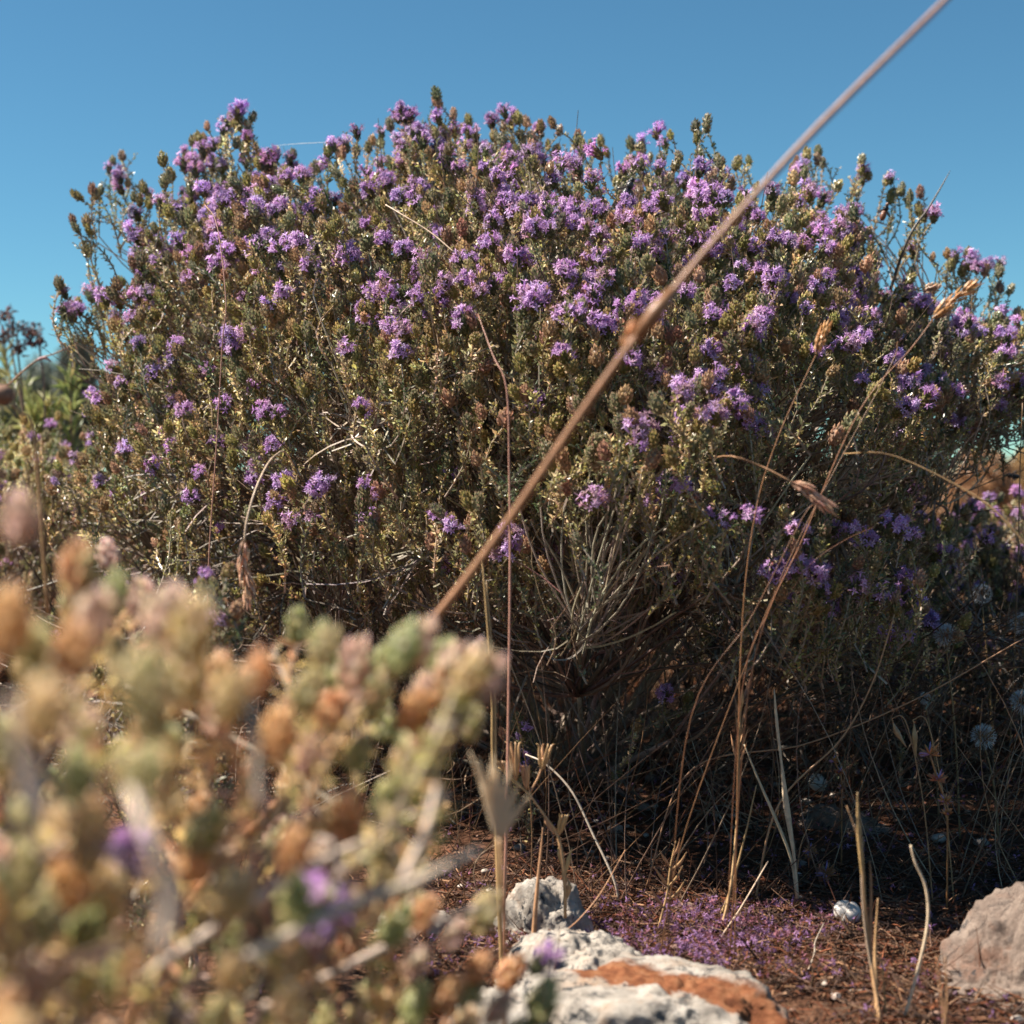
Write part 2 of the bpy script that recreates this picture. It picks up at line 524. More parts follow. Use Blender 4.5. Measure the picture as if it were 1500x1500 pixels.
    many_tubes(b, a, e, (a + e) / 2 + rng.normal(0, 0.009, (k, 3)), np.full(k, tertr * 0.9), np.full(k, tertr * 0.45), np.clip(cc, 0.02, 0.8), 4, 3)
    link('fine_twigs', b.mesh('fine_twigs', M_wood), root, kind='stuff')


# ------------------------------------------------------------------ ground
def ground_h(x, y):
    v = 0.006 * noise.noise(Vector((x * 9, y * 9, 0))) + 0.003 * noise.noise(Vector((x * 28, y * 28, 3)))
    if y > 3:
        v += min(1.0, (y - 3) / 6) * 0.10 * (noise.noise(Vector((x * 0.25, y * 0.25, 7))) + 0.2)
    return v


def build_ground():
    xs = np.concatenate([-np.geomspace(120, 0.9, 26), np.linspace(-0.85, 0.85, 171), np.geomspace(0.9, 120, 26)])
    ys = np.concatenate([np.linspace(-3, 0.2, 8), np.linspace(0.25, 2.0, 176), np.geomspace(2.05, 200, 60)])
    V = np.array([[x, y, ground_h(x, y)] for y in ys for x in xs])
    nx = len(xs); T = []
    i, j = np.meshgrid(np.arange(len(ys) - 1), np.arange(nx - 1), indexing='ij')
    a = (i * nx + j).ravel()
    T = np.concatenate([np.stack([a, a + 1, a + 1 + nx], 1), np.stack([a, a + 1 + nx, a + nx], 1)])
    m = bpy.data.materials.new('red_soil'); m.use_nodes = True
    nt = m.node_tree; N = nt.nodes; L = nt.links; p = N['Principled BSDF']
    tc = N.new('ShaderNodeTexCoord')

    def nz(s, d=6):
        n = N.new('ShaderNodeTexNoise'); n.inputs['Scale'].default_value = s; n.inputs['Detail'].default_value = d
        L.new(tc.outputs['Object'], n.inputs['Vector']); return n
    n1, n2, n3 = nz(14), nz(160, 8), nz(0.7)
    cr = N.new('ShaderNodeValToRGB')
    cr.color_ramp.elements.new(0.5)
    for e, (pos, c) in zip(cr.color_ramp.elements,
                           [(0.28, (0.04, 0.022, 0.014, 1)), (0.5, (0.095, 0.044, 0.026, 1)), (0.72, (0.17, 0.09, 0.055, 1))]):
        e.position = pos; e.color = c
    mx = N.new('ShaderNodeMix'); mx.data_type = 'FLOAT'; mx.inputs[0].default_value = 0.55
    L.new(n1.outputs['Fac'], mx.inputs[2]); L.new(n2.outputs['Fac'], mx.inputs[3]); L.new(mx.outputs[0], cr.inputs[0])
    cr2 = N.new('ShaderNodeValToRGB'); cr2.color_ramp.elements[0].color = (0.24, 0.15, 0.085, 1); cr2.color_ramp.elements[1].color = (0.40, 0.27, 0.15, 1)
    L.new(n3.outputs['Fac'], cr2.inputs[0])
    sp = N.new('ShaderNodeSeparateXYZ'); L.new(tc.outputs['Object'], sp.inputs[0])
    mr = N.new('ShaderNodeMapRange'); mr.inputs['From Min'].default_value = 1.9; mr.inputs['From Max'].default_value = 4.5
    L.new(sp.outputs['Y'], mr.inputs['Value'])
    mc = N.new('ShaderNodeMix'); mc.data_type = 'RGBA'
    L.new(mr.outputs[0], mc.inputs[0]); L.new(cr.outputs[0], mc.inputs[6]); L.new(cr2.outputs[0], mc.inputs[7])
    L.new(mc.outputs[2], p.inputs['Base Color']); p.inputs['Roughness'].default_value = 0.95; p.inputs['Specular IOR Level'].default_value = 0.1
    b = N.new('ShaderNodeBump'); b.inputs['Strength'].default_value = 1.0; b.inputs['Distance'].default_value = 0.009
    L.new(n2.outputs['Fac'], b.inputs['Height']); L.new(b.outputs[0], p.inputs['Normal'])
    link('ground', mk_mesh('ground', V, T, None, m, True), kind='structure')


build_ground()

# ------------------------------------------------------------------ main thyme bush
CY = 1.46                       # depth of the bush centre
K = CY / F
CPX, CPY = 800.0, 690.0         # photo pixel of the centre of its outline
CEN = P(CPX, CPY, CY)
OUT = [(1310, 692), (1370, 655), (1470, 615), (1550, 560), (1590, 500), (1520, 440), (1470, 405), (1400, 370), (1345, 305), (1290, 262), (1255, 275), (1190, 232), (1150, 262),
       (1080, 240), (1020, 205), (985, 232), (940, 215), (895, 262), (845, 212), (795, 192), (765, 175), (735, 182), (718, 238), (690, 182), (650, 196), (595, 176), (568, 196), (540, 222), (490, 216),
       (455, 250), (405, 232), (372, 215), (350, 178), (330, 182), (322, 232), (268, 235), (245, 262), (238, 325), (205, 275), (165, 250), (135, 282), (122, 370), (92, 428),
       (112, 500), (80, 560), (62, 640), (60, 720), (95, 790), (170, 850), (260, 890), (400, 925), (560, 930), (700, 925), (850, 930), (1000, 945),
       (1120, 955), (1230, 965), (1330, 960), (1405, 935), (1450, 860), (1430, 800), (1330, 735), (1320, 705)]
oa = np.array([[math.atan2(CPY - y, x - CPX), math.hypot(x - CPX, y - CPY)] for x, y in OUT])
oa = oa[np.argsort(oa[:, 0])]
TH = np.concatenate([oa[:, 0] - 2 * math.pi, oa[:, 0], oa[:, 0] + 2 * math.pi]); RR = np.tile(oa[:, 1], 3)


def Rpx(th):
    return np.interp(th, TH, RR)


def BD(x):
    # half depth of the bush: its right half reaches further towards the camera
    u = np.clip((x - CEN[0] + 0.30) / 0.36, 0, 1)
    v = np.clip((x - CEN[0] - 0.16) / 0.2, 0, 1)
    return 0.39 + 0.15 * u * u * (3 - 2 * u) * (1 - 0.9 * v * v * (3 - 2 * v))


def Rfac(th):
    return 0.955 - 0.09 * np.clip(np.sin(th) * 2, 0, 1) - 0.09 * np.exp(-((th - 0.5) / 0.35) ** 2)


def dome(th, psi, f):
    """point of the bush skin: th round the outline, psi from the camera side (0) over the rim (pi/2) to the back (pi); f = 1 on the skin"""
    r = Rpx(th) * K * Rfac(th) * np.where(psi < math.pi / 2, np.sin(psi) ** 1.8, np.sin(psi)) * f
    x = CEN[0] + r * np.cos(th)
    return np.stack([x, CEN[1] - np.where(psi < math.pi / 2, BD(x), 0.39) * np.cos(psi) * f, CEN[2] + r * np.sin(th)], 1)


def on_front(px, py, push=0.0):
    """where the ray of a pixel meets the bush skin"""
    lo, hi = 0.7, CY
    for _ in range(30):
        d = (lo + hi) / 2
        q = P(px, py, d)
        dx, dz = q[0] - CEN[0], q[2] - CEN[2]
        th = math.atan2(dz, dx); s = math.hypot(dx, dz) / (Rpx(th) * K * float(Rfac(th)))
        inside = s < 1 and q[1] > CEN[1] - BD(q[0]) * math.sqrt(1 - s ** (2 / 1.8))
        if inside: hi = d
        else: lo = d
    return P(px, py, lo + push)


BASE = np.array([0.06, 1.44, -0.005])
r0 = np.random.default_rng(11)
N_OUT = 4700
cand = 40000
u = r0.uniform(-1, 1, cand); psi = np.arccos(u); th = r0.uniform(-math.pi, math.pi, cand)
f = np.where(r0.random(cand) < 0.62, r0.normal(1.0, 0.02, cand), r0.uniform(0.72, 1.0, cand))
pos = dome(th, psi, f)
lump = np.array([noise.noise(Vector(p_.tolist()) * 7.0 + Vector((9, 1, 4))) + 0.6 * noise.noise(Vector(p_.tolist()) * 19.0) for p_ in pos])
pos = CEN + (pos - CEN) * (1 + np.clip(0.095 * lump, -0.12, 0.05))[:, None]
px, py = PX(pos)
front = psi < 1.45
Rn = Rpx(th)
w = Rn * Rn / 500.0 ** 2                                   # even density over the real surface
top = np.interp(px, [0, 130, 330, 600, 760, 1000, 1290, 1400, 1600], [420, 260, 190, 190, 190, 215, 270, 370, 500])
t = py - top
keep = w.copy()
low = np.clip((t - 330) / 200, 0, 1) * front
keep *= (1 - 0.55 * low)
# scale tips back where the lower front is hollow
back = low * r0.uniform(0, 0.32, cand)
pos = CEN + (pos - CEN) * (1 - back)[:, None]
patch = np.array([noise.noise(Vector(p_.tolist()) * 9.0) for p_ in pos])
patch2 = np.array([noise.noise(Vector(p_.tolist()) * 22.0 + Vector((5, 5, 5))) for p_ in pos])
keep *= np.clip(1.0 + 1.1 * patch, 0.25, 1.7)
keep[pos[:, 2] < 0.19] *= 0.45
keep[pos[:, 2] < 0.12] *= 0.35
keep[(pos[:, 1] > CY + 0.2)] *= 0.7
keep = keep / keep.max()
idx = np.where(r0.random(cand) < keep * 1.0)[0]
idx = r0.permutation(idx)[:N_OUT]
pos, px, py, psi, th, f, t, patch, patch2, front = [a[idx] for a in (pos, px, py, psi, th, f, t, patch, patch2, front)]
px, py = PX(pos)
n = len(pos)
rad = nrm(pos - (BASE + np.array([0, 0, 0.02])))
sdir = nrm(rad * 0.75 + np.array([0, 0, 0.62]) + r0.normal(0, 0.24, (n, 3)))
pfl = np.interp(t, [-50, 60, 200, 290, 400, 700], [0.46, 0.50, 0.38, 0.24, 0.07, 0.03])
pfl = pfl * np.clip(1 + 0.6 * patch2 + 0.3 * patch, 0.3, 1.8)
pfl = np.where((px < 420) & (t > 230), pfl * 0.6, pfl)
phead = np.interp(t, [0, 300, 500, 900], [0.93, 0.8, 0.45, 0.3])
head = np.where(r0.random(n) < pfl, 2, np.where(r0.random(n) < phead, 1, 0))
inner = f < 0.93
head = np.where(inner & (r0.random(n) < 0.55), 0, head)
kinds = np.where((inner & (r0.random(n) < 0.4)) | ((t > 420) & (r0.random(n) < 0.45)) | (r0.random(n) < 0.06), 9, 0)
kinds = np.where((head > 0) | (f > 0.97), 0, kinds)

# clusters that can be picked out in the photograph: x, y, number of flower heads
CL = [(405, 722, 2), (393, 742, 1), (495, 715, 2), (532, 737, 3), (440, 762, 3), (520, 780, 2), (295, 645, 2), (293, 695, 2), (388, 655, 1), (355, 600, 1), (184, 658, 1), (540, 622, 1),
      (965, 592, 2), (1045, 570, 4), (1012, 582, 3), (1090, 600, 3), (1040, 622, 3), (943, 628, 3), (955, 655, 2), (1005, 720, 2), (1025, 762, 2), (1080, 778, 3), (1128, 800, 2),
      (1152, 850, 6), (1175, 835, 3), (1188, 895, 4), (1218, 860, 5), (1276, 886, 5), (1312, 870, 4), (1300, 934, 6), (1355, 915, 5), (1245, 895, 1), (1275, 795, 3), (1312, 805, 2), (1245, 785, 2),
      (1325, 658, 3), (1345, 672, 2), (1330, 690, 1), (1400, 790, 2), (1420, 740, 2), (1330, 735, 3), (760, 800, 3), (770, 805, 2), (696, 780, 1), (640, 780, 1), (765, 1078, 2), (772, 1140, 1), (988, 1026, 2), (850, 742, 1), (835, 842, 1),
      (620, 452, 3), (640, 445, 3), (575, 385, 3), (570, 375, 2), (695, 430, 4), (710, 440, 2), (695, 485, 3), (765, 455, 4), (775, 445, 2), (850, 420, 4), (845, 430, 2), (820, 475, 3), (885, 480, 4), (935, 460, 4), (960, 465, 2),
      (720, 290, 5), (705, 300, 4), (735, 310, 4), (590, 290, 4), (600, 300, 3), (855, 325, 4), (815, 345, 3), (320, 315, 4), (300, 325, 3), (150, 440, 4), (185, 440, 4), (165, 450, 3), (225, 350, 2), (255, 365, 3), (385, 440, 3),
      (335, 510, 2), (340, 530, 2), (365, 500, 1), (425, 400, 2), (465, 370, 2), (275, 240, 4), (320, 250, 4), (490, 222, 3), (640, 215, 3), (755, 185, 2), (790, 195, 1), (1235, 345, 5), (1210, 345, 3), (1260, 365, 2), (1340, 375, 3), (1100, 420, 1), (1055, 470, 2), (1170, 470, 2)]
ex, ed, eh = [], [], []
for (cx, cyy, k) in CL:
    c0 = on_front(cx, cyy, (-0.075 if cx > 1060 and cyy > 740 else -0.035) if cx > 900 and cyy > 550 else -0.012) if cyy < 1000 else P(cx, cyy, 1.16)
    for j in range(max(1, round(k * 0.65))):
        q = c0 + r0.normal(0, 1, 3) * np.array([0.008, 0.007, 0.005])
        dd = nrm(nrm(q - BASE) * 0.5 + np.array([0, -0.25, 0.75]) + r0.normal(0, 0.18, 3))
        ex.append(q); ed.append(dd); eh.append(2)
    for j in range(2):
        q = c0 + r0.normal(0, 1, 3) * np.array([0.014, 0.008, 0.010]) - np.array([0, -0.004, 0.004])
        ex.append(q); ed.append(nrm(nrm(q - BASE) * 0.5 + np.array([0, 0, 0.75]) + r0.normal(0, 0.2, 3))); eh.append(1)
for (cx, cyy) in [(332, 190), (352, 178), (345, 215), (362, 225), (322, 215), (160, 252), (142, 290), (188, 272), (205, 300), (128, 330), (275, 240), (245, 268), (760, 180), (738, 192), (790, 196), (775, 220), (592, 178), (572, 190),
                  (650, 196), (688, 184), (665, 200), (612, 205), (540, 222), (490, 220), (940, 215), (1020, 208), (975, 218), (918, 240), (1080, 242), (1180, 236), (1198, 240), (1160, 250), (1272, 262), (1298, 270), (1345, 308), (1330, 300), (1400, 385), (1462, 405), (1478, 430), (1420, 395), (92, 430), (110, 455), (845, 212), (865, 222), (460, 255), (425, 240)]:
    c0 = P(cx, cyy, CY + r0.normal(0, 0.05))
    for j in range(3):
        q = c0 + r0.normal(0, 1, 3) * np.array([0.008, 0.006, 0.008]) * (j > 0)
        ex.append(q); ed.append(nrm(nrm(q - BASE) * 0.35 + np.array([0, 0, 0.8]) + r0.normal(0, 0.14, 3))); eh.append(2 if r0.random() < 0.4 else 1)
pos = np.vstack([pos, ex]); sdir = np.vstack([sdir, ed]); head = np.concatenate([head, eh]); kinds = np.concatenate([kinds, np.zeros(len(ex), int)])
# buds grow in small groups round a tip: double the heads at a third of the tips
extra = np.where((head > 0) & (r0.random(len(head)) < 0.35))[0]
pe = pos[extra] + r0.normal(0, 0.010, (len(extra), 3)) - np.array([0, 0, 0.004])
pos = np.vstack([pos, pe]); sdir = np.vstack([sdir, nrm(sdir[extra] + r0.normal(0, 0.25, (len(extra), 3)))])
head = np.concatenate([head, np.where(r0.random(len(extra)) < 0.35, head[extra], 1)]); kinds = np.concatenate([kinds, np.zeros(len(extra), int)])
un = 1100
pu = np.stack([r0.uniform(-0.42, 0.66, un), r0.uniform(1.22, 1.95, un), r0.uniform(0.02, 0.2, un)], 1)
pos = np.vstack([pos, pu]); sdir = np.vstack([sdir, nrm(np.array([0, 0, 0.8]) + r0.normal(0, 0.5, (un, 3)))])
head = np.concatenate([head, np.where(r0.random(un) < 0.04, 1, 0)]); kinds = np.concatenate([kinds, np.where(r0.random(un) < 0.93, 9, 0)])
root = thing('thyme_shrub', 'large domed thyme bush covered in purple flower heads, filling the middle of the view', 'thyme bush', BASE)
make_shrub(root, BASE, pos, sdir, kinds, head, seed=3, wood=WOODP * 0.85)

# dead, leafless inner twigs and hay under the bush: dense mass nobody could count
r1 = np.random.default_rng(21)
b = Buf()
k = 7500
q = dome(r1.uniform(-math.pi, math.pi, k), np.arccos(r1.uniform(-0.9, 0.95, k)), r1.uniform(0.35, 0.9, k))
q[:2600] = np.stack([r1.uniform(-0.42, 0.66, 2600), r1.uniform(1.12, 1.9, 2600), r1.uniform(0.01, 0.16, 2600)], 1)
q[:, 2] = np.maximum(q[:, 2], 0.01)
d = nrm(nrm(q - BASE) + np.array([0, 0, 0.3]) + r1.normal(0, 0.5, (k, 3))) * r1.uniform(0.02, 0.09, (k, 1))
cc = np.where(r1.random((k, 1)) < 0.5, BROWN * 0.6, WOODB * 0.8) * r1.uniform(0.3, 1.2, (k, 1))  # tones darkened to paint in the gloom of the underside
many_tubes(b, q, q + d, q + d / 2 + r1.normal(0, 0.008, (k, 3)), np.full(k, 0.0007), np.full(k, 0.0003), np.clip(cc, 0.01, 0.8), 4, 3)
link('dead_twigs', b.mesh('dead_twigs', M_wood), root, kind='stuff')

# ------------------------------------------------------------------ rear and side thyme bushes
def small_shrub(label, base, cen, ax, n, pf, seed, parts=0, tint=None, group=None, wood=WOODP, dry=0.1, pb=0.6, n1=16, n2=70, hs=1.0, limb=0.003):
    r = np.random.default_rng(seed)
    uu = r.normal(0, 1, (n, 3)); uu = nrm(uu); uu[:, 2] = np.where(uu[:, 2] < -0.5, -uu[:, 2], uu[:, 2])
    ff = np.where(r.random(n) < 0.6, r.normal(1, 0.06, n), r.uniform(0.5, 1, n))
    p_ = np.asarray(cen) + uu * np.asarray(ax) * ff[:, None] * (1 + 0.12 * np.array([noise.noise(Vector((v * 2.2).tolist()) + Vector((seed, 0, 0))) for v in uu]))[:, None]
    p_[:, 2] = np.maximum(p_[:, 2], 0.03)
    dd = nrm(nrm(p_ - np.asarray(base)) * 0.7 + np.array([0, 0, 0.65]) + r.normal(0, 0.25, (n, 3)))
    hd = np.where(r.random(n) < pf, 2, np.where(r.random(n) < pb, 1, 0))
    kn = np.where((hd == 0) & (r.random(n) < dry * 2), 9, 0)
    rt = thing('thyme_shrub', label, 'thyme bush', base, group)
    make_shrub(rt, base, p_, dd, kn, hd, seed=seed, parts=parts, tintc=tint, wood=wood, n1=n1, n2=n2, hsc=hs, limb_r=limb)
    return rt


gl = P(30, 790, 1.75)
small_shrub('pale sunlit thyme bush with sparse lilac flowers, behind the big bush at the left edge', (gl[0] - 0.05, gl[1], 0), (gl[0] - 0.08, gl[1], 0.14), (0.22, 0.2, 0.20), 900, 0.10, 31, tint=(1.25, 1.25, 1.2), dry=0.2, parts=60)
gr = P(1425, 860, 1.62)
small_shrub('smaller thyme bush with dark violet flowers, low behind the right side of the big bush', (gr[0] + 0.06, gr[1] + 0.05, 0), (gr[0] + 0.06, gr[1] + 0.05, 0.11), (0.22, 0.15, 0.125), 800, 0.33, 32, parts=60, wood=WOODB, dry=0.2)

# ------------------------------------------------------------------ foreground thyme (out of focus)
r2 = np.random.default_rng(41)
POLY = [(0, 720), (45, 715), (60, 780), (120, 745), (165, 800), (210, 830), (260, 870), (330, 900), (375, 920), (420, 880), (480, 875), (520, 900), (570, 888), (625, 905), (690, 905), (722, 940), (715, 1020), (660, 1085),
        (600, 1150), (560, 1200), (590, 1270), (610, 1330), (560, 1400), (590, 1500), (0, 1500)]


def inside(x, y):
    c = False
    j = len(POLY) - 1
    for i in range(len(POLY)):
        (x1, y1), (x2, y2) = POLY[i], POLY[j]
        if (y1 > y) != (y2 > y) and x < (x2 - x1) * (y - y1) / (y2 - y1) + x1: c = not c
        j = i
    return c


FG_BASE = np.array([-0.16, 0.42, 0.0])
fp, fd, fh = [], [], []
while len(fp) < 250:
    x, y = r2.uniform(-160, 800), r2.uniform(690, 1600)
    if not (inside(max(1, x), min(y, 1499))): continue
    edge = np.interp(x, [0, 400, 720], [0.0, 0.5, 1.0])
    dmin = 0.25 + 0.15 * edge; d_ = r2.uniform(dmin, dmin + 0.22 + 0.08 * (1 - edge))
    q = P(x, y + 24 / d_, d_)
    if q[2] < 0.015: continue
    fp.append(q); fd.append(nrm(nrm(q - FG_BASE) * 0.6 + np.array([0, 0, 0.7]) + r2.normal(0, 0.22, 3)))
    fh.append(1 if r2.random() < 0.85 else 0)
# the heads that stand out in the photograph
for (x, y, d_, h) in [(28, 715, 0.30, 1), (110, 790, 0.33, 1), (210, 935, 0.20, 1), (60, 960, 0.19, 1), (330, 950, 0.24, 1), (470, 905, 0.34, 1), (575, 915, 0.34, 1), (605, 908, 0.35, 1), (682, 940, 0.32, 1),
                      (440, 975, 0.34, 1), (540, 990, 0.36, 1), (640, 1030, 0.34, 1), (200, 1060, 0.22, 1), (130, 860, 0.28, 1), (100, 900, 0.26, 1), (230, 860, 0.30, 1), (782, 1375, 0.46, 2), (735, 1395, 0.46, 1), (590, 1310, 0.40, 1),
                      (785, 1440, 0.40, 1), (680, 1420, 0.40, 1), (440, 1300, 0.32, 2), (20, 1450, 0.22, 1), (330, 1260, 0.26, 1), (180, 1215, 0.34, 2), (160, 790, 0.55, 1), (270, 880, 0.26, 1), (650, 1010, .35, 1), (610, 1095, .35, 1), (560, 1130, .36, 1), (600, 1010, .36, 1), (520, 1060, .35, 1), (480, 1010, .35, 1), (560, 1210, .37, 1), (480, 1160, .36, 1), (400, 1040, .33, 1), (610, 1300, .38, 1), (655, 1330, .39, 1), (600, 1370, .38, 1), (690, 1380, .40, 1), (640, 1420, .38, 1), (720, 1440, .40, 1), (600, 1440, .38, 1), (670, 1470, .39, 1), (750, 1470, .40, 1), (700, 1310, .40, 1), (570, 1320, .37, 1), (700, 960, .35, 1), (655, 945, .36, 1)]:
    q = P(x, y + 24 / (d_ * 1.15), d_ * 1.15); fp.append(q); fd.append(nrm(nrm(q - FG_BASE) * 0.9 + np.array([r2.normal(0, 0.15) + 0.1, r2.normal(0, 0.15), 0.45]))); fh.append(h)
fp, fd, fh = np.array(fp), np.array(fd), np.array(fh)
rootf = thing('thyme_shrub', 'blurred thyme bush with tan and green bud heads, close to the camera at lower left', 'thyme bush', FG_BASE)
FC = [(np.array([.56, .50, .24]), np.array([.84, .66, .62])), (np.array([.78, .48, .22]), np.array([.84, .62, .54])), (np.array([.74, .52, .40]), np.array([.86, .64, .64])), (np.array([.46, .46, .20]), np.array([.84, .70, .64])), (np.array([.74, .54, .28]), np.array([.84, .70, .66]))]
FG_T = [bud_head(700 + i, FC[i % 5], L=0.0125, R=0.0042, nb=34).tpl() for i in range(5)]
_tb, _mb, _ts, _ms = T_bud, ME_bud, T_sprig, ME_sprig
T_bud = FG_T; ME_bud = [mk_mesh('bud_head', *t_, M_fore) for t_ in FG_T]
T_sprig = [sprig(720 + i, [(np.array([.78, .60, .26]), TAN * 1.7, GOLD * 1.8), (OLIVE * 2.4, YELLOW * 1.5, GOLD * 1.8), (np.array([.76, .50, .24]), TAN * 1.7, YELLOW * 1.5), (TAN * 1.7, GOLD * 1.8, PALE * 1.4)][i % 4], nodes=11, leafl=0.0062, leafw=0.0018, stemc=WOODP * 1.2).tpl() for i in range(8)]
ME_sprig = [mk_mesh('leafy_sprig', *t_, M_fore) for t_ in T_sprig]
make_shrub(rootf, FG_BASE, fp, fd, np.zeros(len(fp), int), fh, seed=43, n1=14, n2=60, wood=WOODP * 1.3, limb_r=0.0034, hsc=0.98, parts=280, tertr=0.0007, tintc=(1.0, 1.0, 1.0), dense=0.34, spf=0.5)
T_bud, ME_bud, T_sprig, ME_sprig = _tb, _mb, _ts, _ms
# pale woody twigs of that bush that can be seen crossing
for pts, rr in (([(330, 1420, .33), (480, 1340, .34), (610, 1290, .35), (700, 1245, .36)], 0.0016), ([(200, 1440, .36), (420, 1290, .38), (560, 1220, .39), (655, 1165, .40)], 0.0017),
                ([(590, 1290, .35), (625, 1210, .36), (640, 1150, .37)], 0.0013), ([(380, 1480, .42), (500, 1420, .43), (620, 1360, .44), (700, 1330, .44)], 0.0017),
                ([(235, 1400, .24), (250, 1300, .24), (215, 1220, .24), (190, 1150, .25)], 0.0016), ([(600, 1340, .44), (610, 1290, .44), (628, 1260, .44)], 0.0013),
                ([(60, 1200, .22), (35, 1110, .22), (20, 1020, .22)], 0.0018), ([(380, 1180, .3), (375, 1090, .3), (360, 1000, .3)], 0.0010)):
    b = Buf(); tube(b, spline([P(*p_) for p_ in pts], 14), [rr * 0.8, rr * 0.5], WOODP * 1.25, 8)
    link('branch', b.mesh('branch', M_wood, True), rootf)

# small sharp bud group just behind the blurred bush
rb = np.random.default_rng(51)
gp, gd, gh = [], [], []
for (x, y, h) in [(300, 855, 2), (312, 868, 1), (332, 842, 1), (295, 868, 1), (322, 890, 1), (345, 900, 1), (275, 880, 1), (288, 905, 2), (310, 925, 2), (260, 900, 1), (345, 915, 1), (240, 935, 1), (285, 960, 1), (330, 940, 1)]:
    q = P(x, y, 0.84 + rb.normal(0, 0.015)); gp.append(q); gd.append(nrm(np.array([rb.normal(0, 0.25), rb.normal(0, 0.2), 1.0]))); gh.append(h)
for i in range(60):
    q = P(rb.uniform(120, 330), rb.uniform(930, 1300), 0.84 + rb.normal(0, 0.03)); gp.append(q); gd.append(nrm(np.array([rb.normal(0, 0.35), rb.normal(0, 0.3), 1.0]))); gh.append(1)
g0 = G(250, 1420); g0[2] = 0
rt = thing('thyme_shrub', 'small tuft of upright thyme buds just above the blurred bush, beside the drooping head', 'thyme plant', (g0[0], 0.86, 0))
make_shrub(rt, np.array([g0[0], 0.86, 0]), np.array(gp), np.array(gd), np.zeros(len(gp), int), np.array(gh), seed=52, n1=6, n2=20, wood=WOODP, limb_r=0.002, parts=80, hsc=0.85, tintc=(1.1, 1.05, 1.0))

